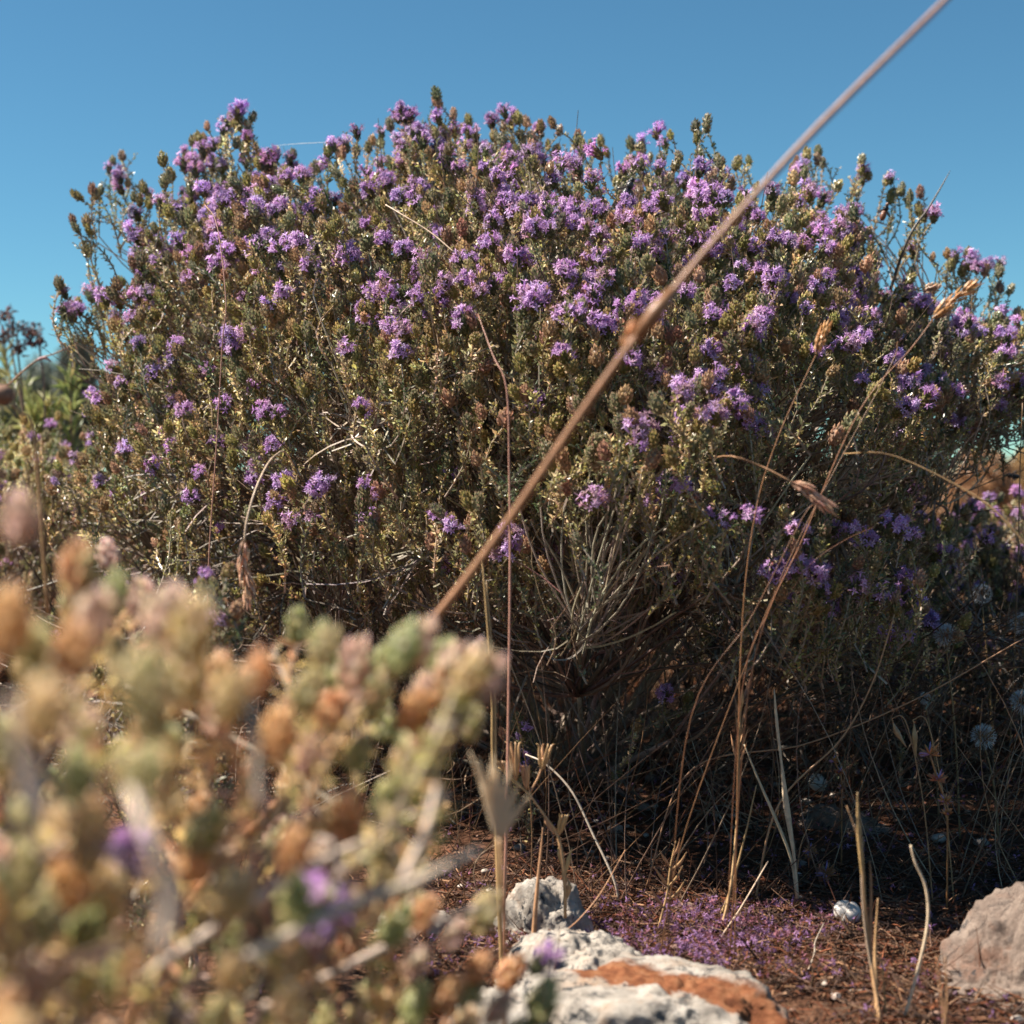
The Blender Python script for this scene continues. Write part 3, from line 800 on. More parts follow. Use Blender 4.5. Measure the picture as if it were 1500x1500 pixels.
# ------------------------------------------------------------------ rocks
def rock_material(name, pal, rust=None, spots=0.5, scale=1.0):
    m = bpy.data.materials.new(name); m.use_nodes = True
    nt = m.node_tree; N = nt.nodes; L = nt.links; p = N['Principled BSDF']
    tc = N.new('ShaderNodeTexCoord')

    def nz(s, d=6, rough=0.6, off=0.0):
        mp = N.new('ShaderNodeMapping'); mp.inputs['Location'].default_value = (off, off * 0.7, 0)
        L.new(tc.outputs['Object'], mp.inputs[0])
        n_ = N.new('ShaderNodeTexNoise'); n_.inputs['Scale'].default_value = s * scale; n_.inputs['Detail'].default_value = d; n_.inputs['Roughness'].default_value = rough
        L.new(mp.outputs[0], n_.inputs['Vector']); return n_

    def ramp(src, stops):
        r_ = N.new('ShaderNodeValToRGB')
        els = r_.color_ramp.elements
        while len(els) < len(stops): els.new(0.5)
        for e, (ps, c) in zip(els, stops):
            e.position = ps; e.color = (c[0], c[1], c[2], 1)
        L.new(src, r_.inputs[0]); return r_.outputs[0]

    def mix(fac, a, b_):
        x = N.new('ShaderNodeMix'); x.data_type = 'RGBA'
        L.new(fac, x.inputs[0]); L.new(a, x.inputs[6]); L.new(b_, x.inputs[7]); return x.outputs[2]
    base = ramp(nz(55, 8, 0.7).outputs['Fac'], [(0.3, pal[0]), (0.48, pal[1]), (0.62, pal[2])])
    warm = ramp(nz(38, 6, 0.6, 3).outputs['Fac'], [(0.52, (0, 0, 0)), (0.66, (1, 1, 1))])
    wc = ramp(nz(150, 4).outputs['Fac'], [(0.3, pal[3]), (0.7, pal[4])])
    cmix = mix(warm, base, wc)
    sp = ramp(nz(105, 9, 0.75, 8).outputs['Fac'], [(0.60 - 0.10 * spots, (0, 0, 0)), (0.64 - 0.10 * spots, (1, 1, 1))])
    bk = ramp(nz(400, 3).outputs['Fac'], [(0.3, (0.02, 0.022, 0.026)), (0.7, (0.11, 0.11, 0.115))])
    area = ramp(nz(22, 2, 0.5, 12).outputs['Fac'], [(0.45, (0, 0, 0)), (0.6, (1, 1, 1))])
    mm = N.new('ShaderNodeMath'); mm.operation = 'MULTIPLY'; L.new(sp, mm.inputs[0]); L.new(area, mm.inputs[1])
    cmix = mix(mm.outputs[0], cmix, bk)
    if rust is not None:
        # iron stained band: a mask on the rock's own coordinates
        g_ = N.new('ShaderNodeSeparateXYZ')
        wob = nz(42, 8, 0.7, 20)
        ad = N.new('ShaderNodeVectorMath'); ad.operation = 'MULTIPLY_ADD'
        ad.inputs[1].default_value = (0.045, 0.045, 0.045)
        L.new(wob.outputs['Color'], ad.inputs[0]); L.new(tc.outputs['Object'], ad.inputs[2])
        L.new(ad.outputs[0], g_.inputs[0])
        mr = N.new('ShaderNodeMath'); mr.operation = 'MULTIPLY_ADD'   # y + slope*x
        mr.inputs[1].default_value = rust[2]
        L.new(g_.outputs['X'], mr.inputs[0]); L.new(g_.outputs['Y'], mr.inputs[2])
        ba = ramp_map(N, L, mr.outputs[0], rust[0], 0.003); bb = ramp_map(N, L, mr.outputs[0], rust[1], -0.009)
        mu = N.new('ShaderNodeMath'); mu.operation = 'MULTIPLY'; L.new(ba, mu.inputs[0]); L.new(bb, mu.inputs[1])
        bx = ramp_map(N, L, g_.outputs['X'], rust[3], 0.004)
        mu2 = N.new('ShaderNodeMath'); mu2.operation = 'MULTIPLY'; L.new(mu.outputs[0], mu2.inputs[0]); L.new(bx, mu2.inputs[1])
        rc = ramp(nz(130, 6, 0.7, 31).outputs['Fac'], [(0.3, (0.12, 0.04, 0.02)), (0.5, (0.27, 0.10, 0.045)), (0.68, (0.38, 0.18, 0.09))])
        cmix = mix(mu2.outputs[0], cmix, rc)
    L.new(cmix, p.inputs['Base Color'])
    p.inputs['Roughness'].default_value = 0.9; p.inputs['Specular IOR Level'].default_value = 0.15
    h1 = nz(170, 10, 0.75, 5)
    b_ = N.new('ShaderNodeBump'); b_.inputs['Strength'].default_value = 1.0; b_.inputs['Distance'].default_value = 0.004
    L.new(h1.outputs['Fac'], b_.inputs['Height']); L.new(b_.outputs[0], p.inputs['Normal'])
    return m


def ramp_map(N, L, src, edge, soft):
    mr = N.new('ShaderNodeMapRange')
    mr.inputs['From Min'].default_value = edge; mr.inputs['From Max'].default_value = edge + soft
    if soft < 0:
        mr.inputs['From Min'].default_value = edge + soft; mr.inputs['From Max'].default_value = edge
        mr.inputs['To Min'].default_value = 1; mr.inputs['To Max'].default_value = 0
    L.new(src, mr.inputs['Value'])
    return mr.outputs[0]


WH = [(0.22, 0.19, 0.165), (0.44, 0.385, 0.33), (0.58, 0.52, 0.455), (0.42, 0.27, 0.18), (0.52, 0.39, 0.29)]
GY = [(0.12, 0.085, 0.07), (0.22, 0.165, 0.135), (0.32, 0.25, 0.205), (0.20, 0.11, 0.075), (0.28, 0.18, 0.14)]
RB = [(0.16, 0.10, 0.08), (0.30, 0.19, 0.15), (0.40, 0.28, 0.23), (0.34, 0.15, 0.08), (0.42, 0.2, 0.12)]
M_white = rock_material('limestone_lichen', WH, None, 0.55)
M_slab = rock_material('limestone_rust', WH, (0.022, 0.062, 0.50, -0.022), 0.75)
M_grey = rock_material('limestone_grey', GY, None, 0.35)
M_red = rock_material('reddish_stone', RB, None, 0.2)

import bmesh


def rock(label, mat, c, ax, seed, sub=5, planes=12, rough=0.16, rotz=0.0, cut=None, flat=0.75, group=None, name='rock', rin=0.6):
    r = np.random.default_rng(seed)
    bm = bmesh.new(); bmesh.ops.create_icosphere(bm, subdivisions=sub, radius=1.0)
    V = np.array([v.co[:] for v in bm.verts]); T = np.array([[v.index for v in f_.verts] for f_ in bm.faces]); bm.free()
    D = nrm(V)
    pn = nrm(r.normal(0, 1, (planes, 3))); pn = np.vstack([pn, [0.05, 0.0, 1.0], [0, 0, -1.0]]); pd = np.concatenate([r.uniform(rin, 0.95, planes), [flat, 0.5]])
    if cut is not None:
        for (nn, dd) in cut:
            pn = np.vstack([pn, nrm(np.array(nn, float))]); pd = np.append(pd, dd)
    dots = D @ pn.T
    rr = np.where(dots > 0.02, pd[None] / np.maximum(dots, 0.02), 9)
    rr = -np.log(np.exp(-22 * np.minimum(rr, 1.15)).sum(1) + math.exp(-22 * 1.0)) / 22 + 0.02
    out = np.empty_like(V)
    for i, (d_, q) in enumerate(zip(D, rr)):
        v = Vector((d_ * 1.7 + seed).tolist())
        nz_ = noise.fractal(v, 0.9, 2.1, 5) * rough + 0.30 * rough * noise.fractal(v * 6.0, 0.7, 2.2, 5) - 0.25 * rough * abs(noise.noise(v * 2.6)) - 0.16 * rough * max(0, noise.noise(v * 5) - 0.3) * 6
        out[i] = d_ * (q + nz_)
    out = out * np.asarray(ax)
    cz, sz = math.cos(rotz), math.sin(rotz)
    out = out @ np.array([[cz, sz, 0], [-sz, cz, 0], [0, 0, 1]])
    me = mk_mesh(name, out, T, None, mat, True)
    o = link(name, me, None, label=label, category='rock')
    if group: o['group'] = group
    o.location = [float(v) for v in c]
    return o


def rk(label, mat, px, pytop, d_, wpx, hpx_m, depth, seed, **kw):
    """rock whose top is at pytop, wpx wide in the photo, depth metres deep, standing at distance d_"""
    topz = P(px, pytop, d_)[2]
    hh = hpx_m if hpx_m else topz
    c = P(px, pytop, d_); c[2] = topz - hh * 0.75
    return rock(label, mat, c, (wpx * d_ / F / 2, depth / 2, hh), seed, **kw)


rk('pale limestone block with a black crack on top, left of the rust-stained slab', M_white, 838, 1378, 0.835, 270, 0.05, 0.09, 3, sub=6, rotz=0.2, rough=0.13)
rk('large white limestone slab with black lichen specks and a rusty orange band', M_slab, 975, 1424, 0.775, 500, 0.05, 0.13, 8, sub=6, rotz=-0.12, rough=0.10, flat=0.62)
rk('rough white limestone in the bottom corner gap, between the blurred bush and the pale block', M_white, 735, 1458, 0.76, 150, 0.03, 0.09, 12, sub=5, rotz=0.3)
rk('angular rock with a sunlit cream top and dark front face, below the thin vertical stalks', M_grey if False else M_white, 800, 1294, 0.95, 165, 0.042, 0.05, 17, sub=5, rotz=-0.25, cut=[((0.7, -0.2, 0.75), 0.62), ((-0.25, -1, 0.05), 0.55)])
rk('big shaded grey and brown boulder at the right edge of the ground', M_grey, 1522, 1328, 0.85, 470, 0.085, 0.11, 23, sub=6, rotz=0.1, cut=[((-0.75, -0.1, 0.66), 0.50), ((-0.1, -1, 0.35), 0.6)])  # dark grey palette stands in for shade missing on it
rk('cream stone half hidden behind the blurred bush, left of the angular rock', M_white, 610, 1330, 0.95, 200, 0.035, 0.06, 27, sub=5)
rk('dark flat rock lying deep in the shade under the bush, beneath the upper snail shell', M_grey, 1235, 1185, 1.25, 165, 0.03, 0.05, 29, sub=5)
rk('small brownish flat stone among the petals, between the slab and the straw sheaf', M_red, 1163, 1424, 0.885, 52, 0.010, 0.022, 33, sub=4)
rk('thin pale stone flake lying left of the straw sheaf', M_white, 1252, 1450, 0.85, 58, 0.010, 0.02, 37, sub=4)
rk('tiny whitish stone lying left of the shaded boulder', M_grey, 1362, 1418, 0.90, 30, 0.008, 0.012, 39, sub=3)
rk('reddish pebble at the bottom of the picture beside the straw sheaf', M_red, 1270, 1488, 0.82, 40, 0.008, 0.014, 41, sub=3)
rk('small reddish stone in the litter behind the pale block', M_red, 1005, 1325, 1.0, 46, 0.010, 0.02, 43, sub=3)

# ------------------------------------------------------------------ snail shells
def snail(label, px, py, d_, rpx, tilt):
    R_ = rpx * d_ / F
    b = Buf()
    turns = 3.2
    nseg, sides = 70, 10
    u = np.linspace(0, 1, nseg)
    a = u * turns * 2 * math.pi
    grow = np.exp(1.35 * (u - 1) * 1.6) if False else (0.12 + 0.88 * u ** 1.5)
    cr = R_ * 0.42 * grow; tr_ = R_ * 0.50 * grow * np.where(u > 0.93, 1 - (u - 0.93) * 9, 1)
    path = np.stack([np.cos(a) * cr, np.sin(a) * cr, R_ * (0.55 - 0.62 * u)], 1)
    tube(b, path, tr_, [[0.50, 0.44, 0.38], [0.58, 0.54, 0.49], [0.50, 0.45, 0.40]], sides, 1.0)
    o = link('snail_shell', b.mesh('snail_shell', M_shell, True), None, label=label, category='snail shell')
    c = P(px, py, d_); c[2] = max(c[2], R_ * 0.6)
    o.location = [float(v) for v in c]; o.rotation_euler = tilt


snail('white snail shell in the purple petals left of the straw sheaf', 1238, 1336, 0.965, 30, (0.5, -0.3, 0.8))
snail('grey shaded snail shell deep under the bush', 1196, 1145, 1.33, 21, (0.7, 0.2, 0.2))
snail('very small white snail shell beside the base of the pale forked straw', 1170, 1282, 1.08, 8, (0.2, 0.1, 0.2))

# ------------------------------------------------------------------ grass stalks and seed heads
def spikelets(b, path, wid, n_, c, seed, ln=0.006, lw=0.0016, open_=0.28):
    """seed head: overlapping pointed glumes round an axis"""
    r = np.random.default_rng(seed)
    path = np.asarray(path); k = len(path)
    tan = nrm(np.gradient(path, axis=0))
    tube(b, path, [0.0004, 0.0003], c * 0.8, 4)
    for i in range(n_):
        u_ = i / (n_ - 1) * (k - 1) * 0.93; j = int(u_); f_ = u_ - j
        o = path[j] * (1 - f_) + path[min(j + 1, k - 1)] * f_; tt = tan[j]
        prof = wid * (math.sin(math.pi * min(1, 0.12 + 0.82 * i / n_)) ** 0.7)
        a = i * 2.4 + r.normal(0, 0.3)
        x = nrm(np.cross(tt, np.array([0.3, -0.9, 0.2]))); y = np.cross(tt, x)
        rd = x * math.cos(a) + y * math.sin(a)
        d_ = nrm(tt + rd * open_ * r.uniform(0.6, 1.4)); s = nrm(np.cross(d_, rd)); nn = np.cross(s, d_)
        if nn @ rd < 0: nn = -nn
        L_ = ln * r.uniform(0.8, 1.2); w_ = lw * r.uniform(0.8, 1.2)
        o = o + rd * prof * 0.45
        m = o + d_ * L_ * 0.4
        cc = jit(c, r, 0.12)
        b.add([o, m + s * w_ / 2, m - s * w_ / 2, m + nn * w_ * 0.5, o + d_ * L_], [[0, 3, 1], [0, 2, 3], [1, 3, 4], [3, 2, 4]], [cc * 0.8, cc, cc, cc * 1.1, cc * 1.1])


def stalk(label, pts, r0_, r1_, c=STRAW, name='grass_stalk', cat='grass stalk', root_=True, sides=6, n_=28, heads=(), group=None, nodes=()):
    """pts: photo pixel and distance; heads: (pts, width, count, colour, length, glume width)"""
    pts = [P(*p_) for p_ in pts]
    if root_ and pts[0][2] > 0.004:
        q = pts[0].copy(); dx = (pts[0] - pts[1]); q[:2] = q[:2] + np.clip(dx[:2] * 0.4, -0.03, 0.03); q[2] = -0.003
        pts = [q] + pts
    b = Buf(); tube(b, spline(pts, n_), [r0_, r1_], c, sides)
    for (u_, kk) in nodes:
        sp = spline(pts, 60); i = int(u_ * 59); tube(b, sp[max(0, i - 1):i + 2], [r0_ * 0.9, r0_ * kk, r0_ * 0.9], np.asarray(c if np.ndim(c) == 1 else c[0]) * 0.75, sides)
    if not heads:
        o = link(name, b.mesh(name, M_straw, True), None, label=label, category=cat)
        if group: o['group'] = group
        return o
    t_ = thing(name, label, cat, (pts[0][0], pts[0][1], 0), group)
    link('stem', b.mesh('stem', M_straw, True), t_)
    for i, (hp, wd, cnt, hc, ln, lw) in enumerate(heads):
        hb = Buf(); spikelets(hb, spline([P(*p_) for p_ in hp], 14), wd, cnt, hc, i + len(label), ln, lw)
        link('seed_head', hb.mesh('seed_head', M_straw), t_)
    return t_


PINKT = np.array([0.50, 0.28, 0.18])
# the thick straw that crosses the picture
DS = np.array([0.36, 0.195, 0.085])
stalk('thick blurred tan stem slanting from the lower middle up to the top right corner', [(230, 1395, .62), (480, 1095, .58), (700, 826, .56), (925, 503, .54), (1150, 237, .53), (1385, 0, .52), (1440, -60, .515)], 0.0020, 0.0008,
      [DS * 1.1, DS, np.array([0.22, 0.10, 0.06])], cat='dry stalk', name='tall_dry_grass', sides=10, n_=40, nodes=((0.60, 1.4),),
      heads=[([(915, 515, .543), (922, 498, .543), (932, 482, .542)], 0.0032, 14, RUST * 1.1, 0.006, 0.0026)])
stalk('thin straight vertical straw standing in front of the middle of the bush', [(738, 1380, .865), (744, 1090, .87), (747, 850, .87), (746, 700, .87), (742, 570, .87), (722, 520, .88), (700, 460, .90)], 0.0009, 0.0002, PINKT, n_=36)
for i, (x0, x1, yt, lab) in enumerate([(722, 706, 812, 'leftmost straw of the close pair rising just right of the blurred bush'), (726, 712, 850, 'rightmost straw of the close pair rising just right of the blurred bush')]):
    stalk(lab, [(733, 1380, .855), (x0, 1120, .86), (x0 - 2, 1000, .86), (x1, yt, .86)], 0.0010, 0.0005, STRAW)
# pale blurred bristle head
tb = thing('bristle_grass', 'blurred cream bristly grass head on a thin stalk, beside the vertical straws', 'grass', P(738, 1340, .62))
b = Buf(); tube(b, spline([G(740, 1640), P(739, 1400, .55), P(737, 1320, .52), P(731, 1225, .52)], 16), [0.0007, 0.0010], STRAW, 8); link('stem', b.mesh('stem', M_straw, True), tb)
b = Buf()
for (x, y, k_) in [(700, 1112, .8), (718, 1120, 1.1), (729, 1128, 1.3), (743, 1138, 1.1), (775, 1165, .8), (758, 1150, .9), (706, 1150, .9), (688, 1100, .5), (722, 1105, .6), (748, 1118, .6)]:
    tube(b, spline([P(731, 1232, .52), P(731 + (x - 731) * 0.5, 1232 + (y - 1232) * 0.55, .518), P(x, y, .515)], 6), [0.0009, 0.0016 * k_, 0.0002], np.array([0.82, 0.68, 0.50]), 6, 0.5)
link('bristles', b.mesh('bristles', M_down, True), tb)

# drooping heads
stalk('drooping pinkish grass head on a pale arched stalk, before the left half of the bush', [(500, 980, 1.35), (460, 760, 1.30), (425, 672, 1.1), (402, 668, .94), (378, 708, .90), (362, 760, .89), (358, 795, .89)], 0.0005, 0.0006, STRAWP,
      heads=[([(358, 790, .89), (357, 825, .89), (362, 855, .89), (364, 882, .89)], 0.0036, 46, PINKT * 1.05, 0.0085, 0.0022)], name='drooping_grass', cat='grass')
stalk('drooping tan grass head on a long curved stalk, before the right half of the bush', [(1010, 900, 1.420), (1010, 760, 1.380), (1025, 690, 1.200), (1060, 668, 0.873), (1115, 683, 0.846), (1160, 706, 0.837)], 0.00043, 0.00040, STRAW * 0.8,
      heads=[([(1158, 705, 0.837), (1176, 714, 0.837), (1196, 730, 0.837), (1217, 742, 0.837)], 0.0034, 40, PINKT * 1.1, 0.0085, 0.0022)], name='drooping_grass', cat='grass')
stalk('small upright reddish grass spike on a leaning stalk, before the upper right of the bush', [(1085, 960, 0.882), (1105, 760, 0.882), (1140, 640, 0.882), (1195, 520, 0.882)], 0.00034, 0.00026, STRAWR * 0.8,
      heads=[([(1195, 518, 0.882), (1201, 500, 0.882), (1210, 478, 0.882)], 0.0030, 30, RUST * 1.2, 0.006, 0.0018)], name='spiked_grass', cat='grass')
stalk('larger rusty grass spike leaning right, on the tallest of the long reddish stalks', [(1100, 990, 0.873), (1180, 780, 0.873), (1260, 600, 0.873), (1335, 510, 0.873), (1368, 466, 0.873)], 0.00040, 0.00026, STRAWR * 0.8,
      heads=[([(1366, 466, 0.873), (1385, 448, 0.873), (1410, 430, 0.873), (1424, 418, 0.873)], 0.0032, 40, RUST * 1.15, 0.008, 0.002)], name='spiked_grass', cat='grass')
stalk('long reddish stalk leaning right whose tip ends beneath the rusty spikes', [(1000, 1230, 0.900), (1090, 980, 0.900), (1170, 790, 0.900), (1300, 545, 0.909), (1315, 500, 0.918)], 0.00034, 0.00024, STRAWR * 0.5)
stalk('reddish stalk with a kink, running beside the drooping tan head', [(1010, 1060, 0.864), (1100, 905, 0.864), (1175, 760, 0.864), (1195, 738, 0.864)], 0.00030, 0.00024, STRAWR * 0.5)
stalk('short reddish stalk forking off to the right, above the lower purple flowers', [(1090, 990, 0.873), (1160, 865, 0.873), (1195, 820, 0.873), (1240, 790, 0.873), (1280, 772, 0.873)], 0.00026, 0.00014, STRAWR * 0.5)
stalk('smooth arched straw curving down to the right edge', [(1200, 900, 1.420), (1205, 740, 1.350), (1225, 675, 1.150), (1250, 664, 0.873), (1310, 668, 0.855), (1400, 710, 0.846), (1460, 750, 0.837), (1530, 830, 0.828)], 0.00036, 0.00048, STRAW * 0.8)
stalk('dark pointed blade standing up from the right shoulder of the bush against the sky', [(1290, 470, 1.40), (1328, 355, 1.38), (1360, 305, 1.38), (1382, 268, 1.38), (1392, 250, 1.38)], 0.0016, 0.0002, np.array([0.07, 0.06, 0.05]), root_=False, name='lone_grass', cat='grass')
stalk('straw with a faint bend running up the left third of the bush', [(305, 960, 1.0), (306, 820, 1.0), (318, 640, 1.0), (326, 500, 1.0), (331, 440, 1.0), (318, 330, 1.02), (300, 300, 1.03)], 0.0005, 0.0003, PINKT * 0.8)
stalk('thin dark vertical stalk at the right edge, standing in front of the dry hillside', [(1478, 1120, 1.25), (1490, 860, 1.25), (1494, 690, 1.25), (1498, 590, 1.25)], 0.0007, 0.0004, STRAW * 0.5)
stalk('yellow straw lying across the purple flowers near the top of the bush', [(565, 300, 1.06), (590, 315, 1.05), (630, 340, 1.04), (666, 370, 1.03)], 0.0005, 0.0005, STRAWP, root_=False)
stalk('thin straw bending over at the top left of the bush, against the sky', [(225, 380, 1.35), (236, 325, 1.35), (248, 303, 1.34), (265, 291, 1.34)], 0.0007, 0.0003, BROWN * 0.8, root_=False)
# two orange straws from the fork
stalk('thin orange twig in the middle of the bush, right beside the slanting stem', [(800, 735, .99), (860, 690, .97), (905, 683, .96), (990, 662, .95)], 0.0005, 0.0003, RUST * 1.4, root_=False)
# bottom right straws
SH = thing('straw_sheaf', 'tight sheaf of tan straw with a bulging pointed sheath, standing at the bottom right', 'dry grass', (P(1288, 1500, .80)[0], .80, 0))
def part_tube(nm, pts, radii, c, par, flat=1.0, mat=None, sides=6):
    b = Buf(); tube(b, spline([P(*p_) if len(p_) == 3 else G(p_[0], p_[1]) for p_ in pts], 22), radii, c, sides, flat)
    return link(nm, b.mesh(nm, mat or M_straw, True), par)
part_tube('sheath', [(1268, 1330, .80), (1262, 1260, .80), (1258, 1215, .80), (1256, 1160, .80)], [0.00054, 0.00129, 0.00143, 0.00020], STRAW * 0.95, SH, 0.5)
part_tube('straw', [(1290, 1500, .79), (1278, 1420, .80), (1266, 1320, .80), (1260, 1240, .80), (1240, 1180, .80)], [0.00109, 0.001, 0.00054, 0.00020], STRAW, SH)
part_tube('straw', [(1286, 1505, .80), (1282, 1400, .81), (1286, 1316, .81)], [0.00122, 0.001, 0.00027], STRAW * 1.1, SH)
part_tube('straw', [(1292, 1505, .80), (1276, 1410, .80), (1276, 1300, .80), (1274, 1260, .80)], [0.00095, 0.00082, 0.00020], STRAW * 0.7, SH, 0.5)
part_tube('straw', [(1300, 1520, .80), (1293, 1420, .80), (1291, 1405, .80)], [0.00068, 0.00041, 0.00020], STRAW * 0.9, SH)
part_tube('straw', [(1294, 1510, .80), (1270, 1380, .80), (1262, 1290, .80), (1265, 1225, .80)], [0.00068, 0.00054, 0.00020], STRAWP * 0.8, SH)
stalk('single whitish S-curved straw standing between the sheaf and the shaded boulder', [(1318, 1515, .80), (1345, 1420, .80), (1359, 1350, .80), (1356, 1300, .80), (1340, 1262, .80), (1334, 1238, .80)], 0.0010, 0.0005, STRAWP * 1.15)
stalk('short blurred tan blade before the shaded boulder, left of its twin', [(1384, 1505, .66), (1378, 1450, .66), (1372, 1400, .66)], 0.0010, 0.0003, STRAW * 0.9, name='lone_grass', cat='grass')
stalk('short upright straw before the shaded boulder, right of the blurred blade', [(1386, 1510, .72), (1387, 1450, .72), (1384, 1402, .72)], 0.0006, 0.0003, STRAW, name='lone_grass', cat='grass')
fk = thing('forked_straw', 'pale forked straw in the shade, its arms spread like a narrow V', 'dry grass', (P(1166, 1315, 1.0)[0], 1.0, 0))
part_tube('straw', [(1168, 1316, 1.0), (1164, 1260, 1.0), (1152, 1180, 1.0), (1145, 1120, 1.0), (1138, 1060, 1.0), (1134, 1010, 1.0)], [0.0012, 0.0009, 0.0022, 0.0008, 0.0011, 0.0004], STRAWP * 1.0, fk, 0.6)
part_tube('straw', [(1167, 1310, 1.0), (1158, 1255, 1.0), (1132, 1190, 1.0), (1110, 1140, 1.0), (1090, 1090, 1.0)], [0.0010, 0.0010, 0.0004], STRAWP * 0.8, fk, 0.6)
part_tube('straw', [(1167, 1280, 1.0), (1174, 1235, 1.0), (1190, 1200, 1.0)], [0.0004, 0.0003], STRAW * 0.7, fk)
stalk('tall brown straw with a slender sheath, left of the pale forked straw', [(1050, 1385, .96), (1070, 1300, .97), (1080, 1190, .98), (1083, 1080, .98), (1087, 1010, .98)], 0.0010, 0.0005, STRAW * 0.95,
      heads=[([(1080, 1130, .98), (1083, 1090, .98), (1085, 1050, .98), (1088, 1015, .98)], 0.0012, 10, STRAW, 0.018, 0.0024)])
stalk('second brown straw crossing the foot of the tall brown one', [(1040, 1375, .98), (1068, 1310, .98), (1090, 1230, .98), (1108, 1150, .98)], 0.0011, 0.0004, STRAW * 0.85)
stalk('straw beside the purple petals that kinks sharply at its foot', [(1056, 1410, .92), (1053, 1380, .93), (1085, 1330, .95), (1125, 1262, .97)], 0.0006, 0.0004, STRAWP)
stalk('long tan straw leaning through the shade toward the right edge above the oat husks', [(1010, 1130, 1.05), (1180, 1090, 1.05), (1340, 1025, 1.05), (1500, 935, 1.05)], 0.0006, 0.0005, STRAW * 0.9)
stalk('straight tan straw slanting up to the right behind the forked straw', [(1140, 1180, 1.02), (1230, 1085, 1.02), (1278, 1000, 1.02), (1310, 900, 1.02)], 0.0008, 0.0005, STRAW)
stalk('arched grey twig curving down to the petals, right of the pod plant', [(908, 1335, 1.02), (900, 1290, 1.02), (870, 1225, 1.03), (838, 1160, 1.04), (800, 1120, 1.05), (770, 1105, 1.06)], 0.0009, 0.0007, WOODP, name='fallen_twig', cat='twig')
stalk('leaf blade, narrow and tan, standing before the angular rock', [(783, 1352, .90), (788, 1290, .90), (793, 1240, .90), (795, 1212, .90)], 0.0018, 0.0002, STRAW, name='lone_grass', cat='grass')
stalk('long curved straw lying on the soil right of the rusty slab', [(1120, 1447, .87), (1170, 1455, .86), (1225, 1480, .84), (1260, 1510, .82)], 0.0008, 0.0008, STRAWP * 0.8, root_=False)
stalk('crooked grey twiglet standing in the litter, between the slab and the straw sheaf', [(1180, 1490, .82), (1172, 1455, .85), (1192, 1400, .89), (1194, 1380, .9), (1207, 1352, .92)], 0.0006, 0.0003, WOODP, name='fallen_twig', cat='twig')
stalk('straw fallen across the foot of the angular rock', [(820, 1375, .9), (850, 1345, .91), (880, 1308, .92), (916, 1245, .95)], 0.0006, 0.0003, STRAW)

# pod plant
pod = thing('pod_plant', 'dry branching weed with split open tan seed pods, right of the cream bristle head', 'dried plant', (P(828, 1345, .90)[0], .90, 0))
part_tube('stem', [(828, 1345, .90), (827, 1290, .90), (818, 1228, .90), (798, 1195, .90), (775, 1163, .90)], [0.0009, 0.0012, 0.0007, 0.0006], STRAW * 1.05, pod)
part_tube('stem', [(775, 1163, .90), (752, 1143, .90), (730, 1124, .90)], [0.0006, 0.0009, 0.0003], STRAW, pod)
part_tube('stem', [(775, 1163, .90), (790, 1135, .90), (795, 1110, .90)], [0.0006, 0.0006], STRAW, pod)
part_tube('stem', [(818, 1228, .90), (820, 1205, .90), (828, 1196, .90)], [0.0006, 0.0004], STRAW, pod)
def pod_at(px, py, d_, L_, w_, dx, sd):
    r = np.random.default_rng(sd); b = Buf()
    for k_ in range(4):
        a = k_ * math.pi / 2 + 0.4
        off = lambda u_, s: P(px + dx * u_ + math.cos(a) * w_ * s, py - L_ * u_, d_ + math.sin(a) * w_ * s / F)
        tube(b, spline([off(0, 0), off(0.35, 0.5), off(0.75, 0.9), off(1.0, 1.15), off(1.06, 0.7 if k_ % 2 else 1.7)], 9), [0.0003, 0.0012, 0.0010, 0.0007, 0.0002], jit(STRAW * 1.1, r, 0.1), 5, 0.4)
    link('seed_pod', b.mesh('seed_pod', M_straw, True), pod)
pod_at(756, 1145, .90, 55, 8, -4, 1); pod_at(793, 1130, .90, 38, 9, 6, 2); pod_at(771, 1158, .90, 35, 5, -2, 3); pod_at(748, 1140, .90, 24, 5, -14, 4); pod_at(818, 1225, .90, 30, 5, 8, 5)
for pts in ([(826, 1288, .90), (832, 1262, .90), (838, 1242, .90)], [(825, 1272, .90), (820, 1250, .90), (821, 1235, .90)], [(828, 1322, .90), (834, 1300, .90), (830, 1285, .90)], [(812, 1222, .90), (802, 1205, .90), (797, 1192, .90)]):
    part_tube('leaf', pts, [0.0005, 0.0016, 0.0002], STRAW, pod, 0.3)

# little dry seedling
sd = thing('dry_weed', 'small dry feathery weed on the ground, right of the angular rock', 'dried plant', (P(970, 1345, .96)[0], .96, 0))
part_tube('stem', [(965, 1358, .96), (977, 1310, .96), (982, 1270, .96), (990, 1232, .96)], [0.0008, 0.0004], STRAW, sd)
for (x0, y0, x1, y1) in [(977, 1300, 1000, 1268), (978, 1298, 958, 1270), (982, 1275, 1006, 1248), (981, 1270, 966, 1246), (985, 1255, 996, 1228), (978, 1320, 1004, 1288), (972, 1330, 952, 1300)]:
    part_tube('leaf', [(x0, y0, .96), ((x0 + x1) / 2 + 2, (y0 + y1) / 2 + 3, .958), (x1, y1, .955)], [0.0004, 0.0010, 0.0002], STRAW * 1.0, sd, 0.4)

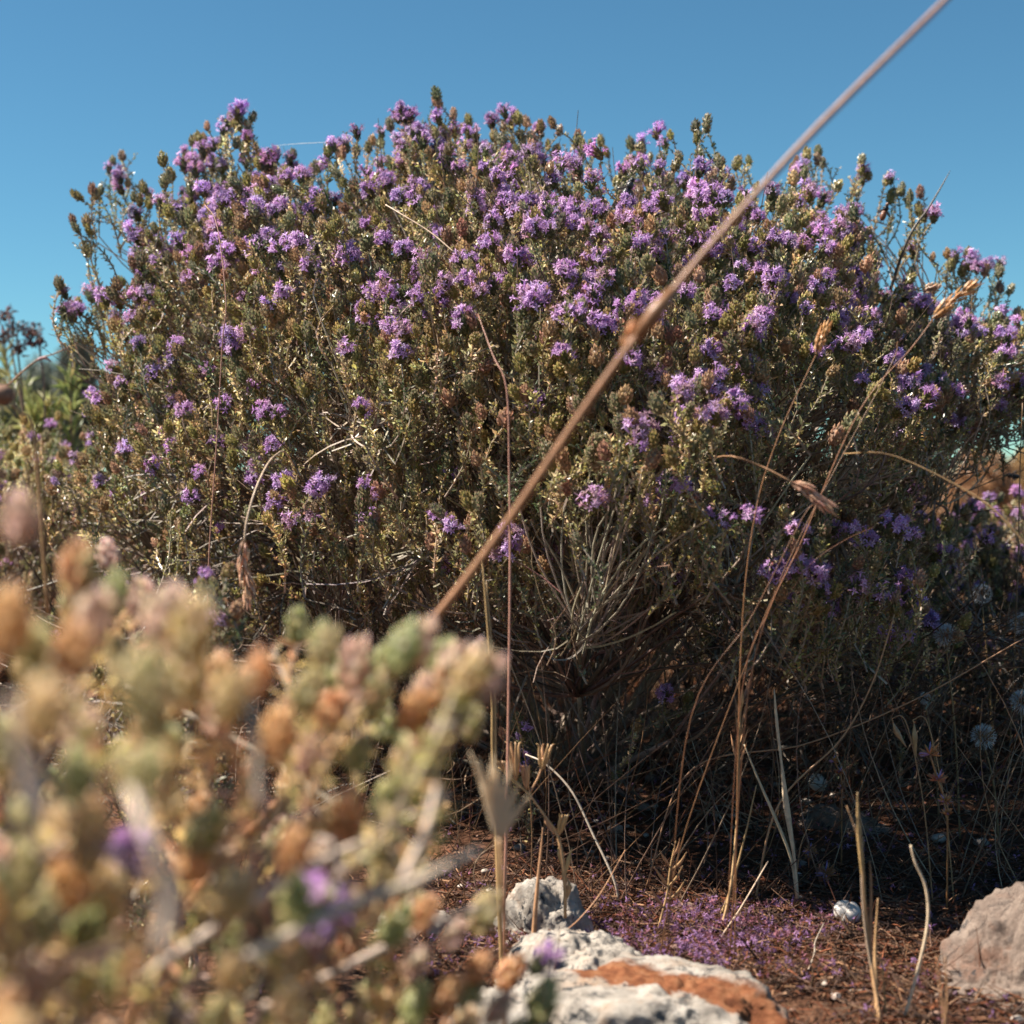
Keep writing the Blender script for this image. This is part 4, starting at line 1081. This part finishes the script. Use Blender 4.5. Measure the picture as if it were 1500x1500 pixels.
# dried whorled spikes
def whorl_plant(label, pts, sizes, c):
    pp = [P(*p_) for p_ in pts]
    t_ = thing('dried_flower_spike', label, 'dried flower', (pp[-1][0], pp[-1][1], 0))
    q = pp[-1].copy(); q[2] = -0.002
    b = Buf(); tube(b, spline(pp + [q], 16), [0.0006, 0.0006], c * 0.8, 5); link('stem', b.mesh('stem', M_straw, True), t_)
    for i, (p_, s_) in enumerate(zip(pp, sizes)):
        r = np.random.default_rng(i + 60); b = Buf()
        for k_ in range(34):
            d_ = nrm(np.array([r.normal(), r.normal(), r.uniform(-0.2, 1.5)]))
            cc = jit(c if r.random() < 0.85 else PURPLE * 0.7, r, 0.2)
            tube(b, [p_, p_ + d_ * s_ * 0.55, p_ + d_ * s_ * r.uniform(0.8, 1.2)], [0.0002, 0.0007, 0.0001], cc, 4, 0.5)
        link('whorl', b.mesh('whorl', M_straw), t_)


whorl_plant('brown dried flower spike of several whorls, leaning in the shade near the right edge', [(1362, 1105, .98), (1374, 1143, .98), (1385, 1175, .98), (1388, 1192, .98)], [0.0075, 0.0065, 0.005, 0.004], RUST * 1.25)
whorl_plant('thin dark dried flower spike, above and left of the shaded boulder straws', [(1222, 1115, 1.1), (1230, 1132, 1.1), (1233, 1155, 1.1)], [0.004, 0.004, 0.003], RUST)
whorl_plant('bristly brown dried head lying low beside the snail shell', [(1210, 1280, 1.05), (1208, 1290, 1.05)], [0.008, 0.004], RUST * 0.9)
whorl_plant('small orange-brown dried head in the litter, above the bristly one', [(1187, 1248, 1.1), (1185, 1256, 1.1)], [0.006, 0.003], RUST)
whorl_plant('dried bristly head left of the white snail shell, on the petals', [(1160, 1332, 1.0), (1158, 1340, 1.0)], [0.008, 0.004], RUST * 0.9)

# oat husks
def husk(label, x, y0, y1, lean):
    r = np.random.default_rng(int(x)); t_ = thing('wild_oat', label, 'grass', (P(x, y0, 1.0)[0], 1.0, 0))
    g_ = G(x + 30, 1300); part_tube('stem', [(x + 60, 1340, 1.0), (x + 45, 1180, 1.0), (x + 20, 1060, 1.0), (x, y0 - 6, 1.0), (x, y0, 1.0)], [0.0005, 0.0003], STRAW * 0.8, t_)
    part_tube('husk', [(x, y0, 1.0), (x + lean * 0.3, y0 * 0.6 + y1 * 0.4, 1.0), (x + lean, y1, 1.0)], [0.0003, 0.0020, 0.0002], STRAW * 0.9, t_, 0.6)


husk('tan oat husk hanging at a slant in the shade, left one of a pair', 1308, 1058, 1095, 20)
husk('tan oat husk hanging straight down in the shade, right one of a pair', 1339, 1060, 1110, 3)

# fluffy thistle heads
def fluff(label, x, y, d_, rp):
    c = P(x, y, d_); R_ = rp * d_ / F; r = np.random.default_rng(int(x))
    t_ = thing('thistle', label, 'thistle', (c[0] + 0.01, c[1], 0))
    b = Buf(); tube(b, spline([np.array([c[0] + 0.012, c[1], -0.002]), np.array([c[0] + 0.008, c[1], c[2] * 0.5]), c - np.array([0, 0, R_ * 0.6])], 12), [0.0009, 0.0007], STRAW * 0.7, 6); link('stem', b.mesh('stem', M_straw, True), t_)
    b = Buf()
    for k_ in range(40):
        a = k_ * 2.4; zz = -R_ * 0.9 + R_ * 0.9 * k_ / 40
        rd = np.array([math.cos(a), math.sin(a), 0]); o = c + np.array([0, 0, zz]) + rd * R_ * 0.4
        leaf(b, o, rd * 0.5 + np.array([0, 0, 0.9]), R_ * 0.9, R_ * 0.25, jit(STRAW * 0.8, r), r)
    link('seed_base', b.mesh('seed_base', M_straw), t_)
    b = Buf(); n_ = 700
    dd = nrm(r.normal(0, 1, (n_, 3)) + np.array([0, 0, 0.7])); A_ = np.tile(c, (n_, 1)) - np.array([0, 0, R_ * 0.2]); B_ = A_ + dd * R_ * r.uniform(0.7, 1.15, (n_, 1))
    many_tubes(b, A_, B_, (A_ + B_) / 2 + r.normal(0, R_ * 0.06, (n_, 3)), np.full(n_, 0.00022), np.full(n_, 0.00016), np.tile([0.8, 0.79, 0.8], (n_, 1)), 2, 3)
    link('down', b.mesh('down', M_down), t_, kind='stuff')


fluff('white fluffy thistle head beneath the arched straw, highest of the fluffy heads', 1438, 868, 1.35, 15)
fluff('white fluffy thistle head just right of the lowest purple flowers', 1385, 928, 1.2, 17)
fluff('dim fluffy thistle head between the lowest flowers and the pair of oat husks', 1355, 1022, 1.25, 9)
fluff('round white thistle head in the shade, directly right of the brown whorled spike', 1441, 1076, 1.2, 18)
fluff('white thistle head cut by the right edge, level with the round one', 1498, 1025, 1.2, 17)
fluff('white thistle head cut by the right edge, level with the lowest purple flowers', 1496, 912, 1.3, 17)

# ------------------------------------------------------------------ litter, petals and tangled hay on the ground
r3 = np.random.default_rng(71)
def gz(p_):
    return np.array([ground_h(a, b_) for a, b_ in p_])
# petals
n_ = 4200
cx_ = np.concatenate([r3.normal(0.10, 0.06, n_ // 2), r3.uniform(-0.15, 0.45, n_ // 2)]); cy_ = np.concatenate([r3.normal(0.93, 0.035, n_ // 2), r3.uniform(0.66, 1.5, n_ // 2)])
dens = np.array([noise.noise(Vector((a * 16, b_ * 16, 2))) for a, b_ in zip(cx_, cy_)])
k = dens > r3.uniform(-0.35, 0.25, n_); cx_, cy_ = cx_[k], cy_[k]
p0 = np.stack([cx_, cy_, gz(np.stack([cx_, cy_], 1)) + r3.uniform(0.003, 0.009, len(cx_))], 1)
pb = Buf(); rr_ = np.random.default_rng(5)
for k_ in range(5):
    ang = k_ * 1.257; dd = np.array([math.cos(ang), math.sin(ang), rr_.uniform(0, 0.7)])
    leaf(pb, np.zeros(3), dd, 0.0032, 0.0013, PURPLE * np.array([0.6, 0.6, 0.55]), rr_)
leaf(pb, np.zeros(3), np.array([0.1, 0.1, -1.0]), 0.004, 0.0014, PURPLE * 0.6, rr_)
T_p = pb.tpl(); b = Buf()
b.inst(T_p, p0, frames(r3.normal(0, 1, (len(p0), 3)), r3.uniform(0, 6.28, len(p0))), r3.uniform(0.4, 0.95, len(p0)), np.clip(r3.normal(0.95, 0.3, (len(p0), 1)) * np.array([[1, 0.95, 1.0]]) * np.where(r3.random((len(p0), 1)) < 0.35, np.array([[1.0, 0.75, 0.5]]), 1.0), 0.2, 1.5))
link('fallen_petals', b.mesh('fallen_petals', M_petal), None, kind='stuff', label='carpet of fallen purple thyme petals on the soil behind the white rocks', category='petals')
# leaf and twig litter
n_ = 34000
x_ = r3.uniform(-0.55, 0.62, n_); y_ = np.where(r3.random(n_) < 0.6, r3.uniform(0.55, 1.25, n_), r3.uniform(1.2, 2.4, n_))
fc_ = r3.random(n_) < 0.6; x_ = np.where(fc_, r3.uniform(-0.08, 0.36, n_), x_); y_ = np.where(fc_, r3.uniform(0.76, 1.12, n_), y_)
p0 = np.stack([x_, y_, gz(np.stack([x_, y_], 1)) + r3.uniform(0.0, 0.006, n_)], 1)
d = nrm(r3.normal(0, 1, (n_, 3)) * np.array([1, 1, 0.35])) * r3.uniform(0.003, 0.02, (n_, 1)) * np.where(r3.random((n_, 1)) < 0.1, 2.2, 1)
e = p0 + d; e[:, 2] = np.maximum(e[:, 2], 0.002)
pal = np.array([BROWN, RUST, TAN, STRAW, WOODB, BROWN * 0.6, RUST * 0.7])[r3.integers(0, 7, n_)] * r3.uniform(0.15, 0.75, (n_, 1)) * np.array([[0.95, 0.95, 1.0]])
lm_ = np.array([noise.noise(Vector((a_ * 24, b_ * 24, 1))) for a_, b_ in zip(x_, y_)]) > r3.uniform(-0.6, 0.3, n_)
p0, e, pal = p0[lm_], e[lm_], pal[lm_]; n_ = len(p0)
b = Buf(); many_tubes(b, p0, e, (p0 + e) / 2 + r3.normal(0, 0.002, (n_, 3)), r3.uniform(0.0002, 0.0008, n_), np.full(n_, 0.00015), pal, 2, 3)
link('dry_litter', b.mesh('dry_litter', M_litter), None, kind='stuff', label='brown litter of dry stems and leaf bits covering the soil', category='litter')
# pebbles
bm = bmesh.new(); bmesh.ops.create_icosphere(bm, subdivisions=2, radius=1.0)
V_ = np.array([v.co[:] for v in bm.verts]); T_ = np.array([[v.index for v in f_.verts] for f_ in bm.faces]); bm.free()
b = Buf(); n_ = 420
for q_ in range(5):
    Vq = V_ * (1 + 0.28 * np.array([noise.noise(Vector(v.tolist()) * 1.3 + Vector((q_ * 7, 0, 0))) for v in V_]))[:, None] * np.array([1, 0.8, 0.55])
    k_ = n_ // 5; pp_ = np.stack([r3.uniform(-0.3, 0.5, k_), r3.uniform(0.72, 1.5, k_), np.full(k_, 0.002)], 1); pp_[:, 2] += gz(pp_[:, :2])
    cq = np.array([[.30, .20, .14], [.42, .36, .30], [.24, .12, .07]])[r3.integers(0, 3, k_)] * r3.uniform(0.5, 1.1, (k_, 1))
    b.inst((Vq, T_, np.ones_like(Vq)), pp_, frames(np.tile([0.0, 0.05, 1.0], (k_, 1)), r3.uniform(0, 6.28, k_)), r3.uniform(0.001, 0.0042, k_) * np.where(r3.random(k_) < 0.1, 1.8, 1), cq)
link('pebbles', b.mesh('pebbles', M_litter, True), None, kind='stuff', label='small brown and grey pebbles scattered in the litter', category='pebbles')
# tangle of thin dry stems under the bush
n_ = 900
x_ = r3.uniform(-0.22, 0.6, n_); y_ = r3.uniform(0.98, 1.7, n_)
a = np.stack([x_, y_, np.zeros(n_)], 1)
e = a + np.stack([r3.normal(0.02, 0.07, n_), r3.normal(-0.02, 0.05, n_), np.abs(r3.normal(0.09, 0.05, n_)) + 0.01], 1)
pal = np.array([STRAWR, STRAW, BROWN, STRAWP * 0.8, WOODB])[r3.integers(0, 5, n_)] * r3.uniform(0.3, 0.8, (n_, 1))  # stems darkened in colour, deepening the shadow below the bush
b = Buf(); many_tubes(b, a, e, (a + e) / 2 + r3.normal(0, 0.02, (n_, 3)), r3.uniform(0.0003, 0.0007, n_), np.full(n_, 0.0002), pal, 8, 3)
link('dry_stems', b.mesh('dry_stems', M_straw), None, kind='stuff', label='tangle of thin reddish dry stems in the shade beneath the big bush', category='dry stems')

# ------------------------------------------------------------------ insects
def insect(name, label, px, py, d_, L_, axis, c0, c1, wings=True):
    c = P(px, py, d_); ax = nrm(np.array(axis, float)); t_ = thing(name, label, 'insect', c)
    def blob(nm, o, ra, rb, cc):
        b = Buf(); u_ = np.linspace(-1, 1, 11)
        tube(b, o[None] + ax[None] * (u_ * ra)[:, None], rb * np.sqrt(np.maximum(0.02, 1 - u_ ** 2)), cc, 10); return link(nm, b.mesh(nm, M_chitin, True), t_)
    blob('abdomen', c - ax * L_ * 0.22, L_ * 0.30, L_ * 0.17, c0); blob('thorax', c + ax * L_ * 0.17, L_ * 0.17, L_ * 0.16, c1); blob('head', c + ax * L_ * 0.40, L_ * 0.10, L_ * 0.10, c0)
    s = nrm(np.cross(ax, np.array([0, -1, 0.2])))
    for sg in (-1, 1):
        if wings:
            b = Buf(); w = c + ax * L_ * 0.15; tip = w - ax * L_ * 0.45 + s * sg * L_ * 0.42 + np.array([0, -0.002, 0.001])
            m1 = (w + tip) / 2 + s * sg * L_ * 0.1; m2 = (w + tip) / 2 - ax * L_ * 0.12
            b.add([w, m1, tip, m2], [[0, 1, 2], [0, 2, 3]], [0.22, 0.17, 0.14]); link('wing', b.mesh('wing', M_petal), t_)
        for q_ in (-0.05, 0.12, 0.26):
            b = Buf(); o = c + ax * L_ * q_; tube(b, [o, o + s * sg * L_ * 0.24 + np.array([0, 0.001, -0.001]), o + s * sg * L_ * 0.34 - ax * L_ * 0.1 + np.array([0, 0.003, -0.003])], [0.0003, 0.0002], [0.02, 0.015, 0.012], 4); link('leg', b.mesh('leg', M_chitin), t_)


BK = np.array([0.012, 0.011, 0.012])
q = on_front(920, 277)
insect('bee', 'black bee clinging to the purple flowers at the top centre of the bush', 920, 277, q[1] - 0.06, 0.019, (0.45, 0, 0.9), BK, BK * 4)
insect('bee', 'brown-striped bee on the shaded flowers at the right shoulder of the bush', 1296, 310, on_front(1296, 320)[1] - 0.06, 0.017, (0.35, 0, 0.95), np.array([0.16, 0.06, 0.025]), BK)
insect('beetle', 'tiny black beetle on a flower stem, left of the brown-striped bee', 1202, 332, on_front(1202, 335)[1] - 0.05, 0.006, (-0.9, 0, 0.4), BK, BK, False)
insect('fly', 'small dark insect in the air before the dry hillside at the right', 1483, 697, 1.5, 0.014, (-1, 0, 0.15), BK, BK)

# spider thread
b = Buf(); tube(b, spline([P(395, 214, 1.40), P(430, 211, 1.40), P(465, 209, 1.40), P(498, 208, 1.40)], 10), [0.0001, 0.00025, 0.0001], [0.8, 0.8, 0.82], 4)
link('spider_thread', b.mesh('spider_thread', M_down), None, label='short glinting spider thread in the sky above the left half of the bush', category='spider thread')

# ------------------------------------------------------------------ left background plants
def leafy_plant(name, label, cat, stems, c, seed, ln, lw, group=None):
    """stems: list of pixel paths from the foot to the tip"""
    r = np.random.default_rng(seed); f0 = P(*stems[0][0]); t_ = thing(name, label, cat, (f0[0], f0[1], 0), group)
    for st in stems:
        pp = [P(*p_) for p_ in st]; q = pp[0].copy(); q[2] = 0; path = spline([q] + pp, 26)
        b = Buf(); tube(b, path, [0.0022, 0.001], BROWN, 6); link('stem', b.mesh('stem', M_wood, True), t_)
        b = Buf()
        for i in range(150):
            u_ = r.uniform(0.35, 1) * 25; j = min(24, int(u_)); o = path[j] + (path[j + 1] - path[j]) * (u_ - j); tt = nrm(path[j + 1] - path[j])
            rd = nrm(r.normal(0, 1, 3)); leaf(b, o, tt * r.uniform(0.4, 1.2) + rd * 0.8, ln * r.uniform(0.7, 1.2), lw, jit(c[int(r.integers(0, len(c)))], r, 0.2), r, fold=0.2)
        link('leaves', b.mesh('leaves', M_leaf), t_)


LG = np.array([0.34, 0.35, 0.13]); MG = np.array([0.22, 0.25, 0.11])
leafy_plant('green_spurge', 'bright green narrow-leaved plant at the left edge, behind the pale thyme bush', 'plant',
            [[(40, 760, 2.1), (25, 620, 2.1), (5, 500, 2.1)], [(70, 760, 2.15), (60, 660, 2.15), (35, 560, 2.15)], [(20, 760, 2.1), (5, 640, 2.1), (-20, 540, 2.1)]], [LG * 0.8, MG, LG], 81, 0.028, 0.004)
leafy_plant('green_spurge', 'yellow-green tuft of leaves just left of the bush, beneath the red twig', 'plant',
            [[(75, 760, 2.0), (72, 660, 2.0), (68, 590, 2.0)], [(100, 760, 2.0), (104, 650, 2.0), (104, 550, 2.0)], [(45, 760, 2.0), (52, 670, 2.0), (50, 600, 2.0)]], [LG, LG * 1.2], 82, 0.030, 0.005)
# dried umbels
um = thing('dried_umbel', 'dried reddish-brown weed with clusters of small seeds against the sky, left edge', 'dried plant', (P(40, 800, 1.95)[0], 1.95, 0))
for st in ([(45, 800, 1.95), (35, 620, 1.95), (22, 540, 1.95), (10, 480, 1.95)], [(35, 600, 1.95), (30, 550, 1.95), (25, 500, 1.95), (28, 470, 1.95)], [(66, 640, 1.95), (64, 560, 1.95), (56, 500, 1.95), (48, 480, 1.95)]):
    part_tube('stem', st, [0.0016, 0.0009], BROWN, um, mat=M_wood)
r = np.random.default_rng(83)
for (x, y, w_) in [(8, 460, 14), (20, 480, 16), (40, 485, 14), (52, 482, 13), (28, 510, 12), (5, 495, 12), (58, 498, 8), (44, 500, 8)]:
    b = Buf()
    for k_ in range(26):
        o = P(x + r.normal(0, w_ * 0.5), y + r.normal(0, w_ * 0.45), 1.95 + r.normal(0, 0.01)); tube(b, [o, o + r.normal(0, 0.0018, 3), o + r.normal(0, 0.0035, 3)], [0.0004, 0.0015, 0.0003], jit(np.array([0.16, 0.09, 0.09]), r, 0.3), 5)
        tube(b, [o, P(x, y + w_ * 0.8, 1.95)], [0.0004, 0.0004], BROWN * 0.8, 3)
    link('seed_cluster', b.mesh('seed_cluster', M_litter), um)
rt_ = thing('red_twig', 'long reddish twig curving left to right between the left edge and the bush', 'twig', (P(20, 700, 1.6)[0], 1.6, 0))
part_tube('stem', [(-20, 760, 1.6), (-10, 600, 1.6), (20, 557, 1.6), (55, 527, 1.6), (80, 518, 1.6), (118, 500, 1.6)], [0.0014, 0.0009, 0.0005], RUST * 0.8, rt_, mat=M_wood)
part_tube('side_shoot', [(55, 527, 1.6), (66, 524, 1.6), (76, 530, 1.6)], [0.0012, 0.0016, 0.0004], PINK, rt_, mat=M_wood)
# round dry seed head at the edge
sc_ = thing('dry_seed_head', 'round brown dry seed head with a pale toothed rim, cut by the left edge', 'dried flower', (P(8, 600, .70)[0], .70, 0))
part_tube('stem', [(70, 900, .72), (50, 640, .70), (30, 605, .70), (16, 590, .70)], [0.0008, 0.0006], STRAW, sc_)
b = Buf(); c = P(4, 578, .70); u_ = np.linspace(-1, 1, 9); tube(b, c[None] + np.array([0.1, 0, 0.99])[None] * (u_ * 0.0045)[:, None], 0.0056 * np.sqrt(np.maximum(0.05, 1 - u_ ** 2)), BROWN * 0.9, 12); link('seed_ball', b.mesh('seed_ball', M_litter, True), sc_)
b = Buf(); r = np.random.default_rng(2)
for k_ in range(26):
    a = k_ / 26 * 6.283; rd = np.array([math.cos(a), -0.3 + 0.2 * math.sin(a), math.sin(a)]); leaf(b, c + rd * 0.005, rd, 0.0022, 0.0012, STRAWP, r)
link('rim', b.mesh('rim', M_straw), sc_)

# ------------------------------------------------------------------ far vegetation
def far_shrub(label, px, pytop, d_, wpx, c, seed, n_=2600, name='far_shrub', leafs=0.05, cat='shrub', hfrac=1.0):
    r = np.random.default_rng(seed); tp = P(px, pytop, d_); zt = tp[2]; w_ = wpx * d_ / F / 2
    t_ = thing(name, label, cat, (tp[0], tp[1], 0))
    b = Buf()
    for k_ in range(7):
        tube(b, spline([np.array([tp[0], tp[1], -0.02]), np.array([tp[0] + r.normal(0, w_ * .2), tp[1], zt * .35]), np.array([tp[0] + r.normal(0, w_ * .5), tp[1] + r.normal(0, w_ * .3), zt * .75])], 8), [zt * 0.035, zt * 0.01], WOODD, 5)
    link('trunk', b.mesh('trunk', M_wood, True), t_)
    uu = nrm(r.normal(0, 1, (n_, 3))); rr_ = r.uniform(0.45, 1.02, n_) ** 0.6
    nzv = np.array([noise.noise(Vector((v * 2.5).tolist()) + Vector((seed, 0, 0))) for v in uu])
    q = np.array([tp[0], tp[1], zt * 0.55]) + uu * np.array([w_, w_, zt * 0.45]) * (rr_ * (1 + 0.3 * nzv))[:, None]; q[:, 2] = np.maximum(q[:, 2], 0.02)
    lb = Buf(); rz = np.random.default_rng(3)
    for k_ in range(6): leaf(lb, rz.normal(0, 0.25, 3), rz.normal(0, 1, 3), 1.0, 0.4, c, rz)
    bb = Buf(); bb.inst(lb.tpl(), q, frames(r.normal(0, 1, (n_, 3)), r.uniform(0, 6.28, n_)), np.full(n_, leafs), np.clip(r.normal(1, 0.3, (n_, 1)) * np.ones((1, 3)), 0.4, 1.8))
    link('crown', bb.mesh('crown', M_leaf), t_)


FG_ = np.array([0.15, 0.18, 0.15])  # greyed, lightened green: distance haze put into the leaf colour
far_shrub('distant rounded dark green bush, just left of the big bush below its edge', 112, 488, 15.0, 66, FG_ * 0.8, 91, leafs=0.045)
far_shrub('low distant bluish bush on the skyline at the left, beside the red twig', 60, 528, 24.0, 90, FG_, 92, leafs=0.07)
far_shrub('wide low distant bush on the skyline behind the left edge plants', -40, 535, 22.0, 130, FG_, 93, leafs=0.07)
far_shrub('far bush seen through the gaps at the left side of the big bush', 250, 545, 26.0, 150, FG_ * 0.9, 94, leafs=0.07)
far_shrub('far scrub seen through the middle of the big bush', 700, 590, 28.0, 420, FG_ * 0.9, 95, n_=5000, leafs=0.08)
far_shrub('dry brown scrub on the right, seen between the big bush and the smaller violet one', 1440, 652, 4.2, 110, STRAW * 0.75, 96, leafs=0.011, n_=2400)
far_shrub('dry brown scrub at the right edge, its top reaching the sky', 1530, 640, 4.8, 130, STRAW * 0.8, 97, leafs=0.012, n_=2600)
far_shrub('dry scrub behind the right part of the big bush', 1290, 668, 5.0, 230, STRAW * 0.7, 98, leafs=0.012, n_=3600)
# dry grass field behind
n_ = 26000
r = np.random.default_rng(99)
yy = 1.9 + 12 * r.random(n_) ** 1.7; xx = r.uniform(-0.45, 0.45, n_) * yy
a = np.stack([xx, yy, np.array([ground_h(p_, q_) for p_, q_ in zip(xx, yy)])], 1); hh = r.uniform(0.05, 0.20, n_)
e = a + np.stack([r.normal(0, 0.04, n_), r.normal(0, 0.04, n_), hh], 1)
cc = np.array([STRAW, STRAW * 0.7, STRAWP * 0.8, RUST * 0.8])[r.integers(0, 4, n_)] * r.uniform(0.6, 1.1, (n_, 1))
b = Buf(); many_tubes(b, a, e, (a + e) / 2 + np.stack([r.normal(0, .01, n_)] * 3, 1), 0.0006 + 0.0002 * yy, np.full(n_, 0.0003), cc, 3, 3)
link('dry_grass', b.mesh('dry_grass', M_straw), None, kind='stuff', label='field of dry brown grass stretching away behind the bushes', category='dry grass')
print('tris in meshes', sum(len(m_.polygons) for m_ in bpy.data.meshes), 'objects', len(col.objects))
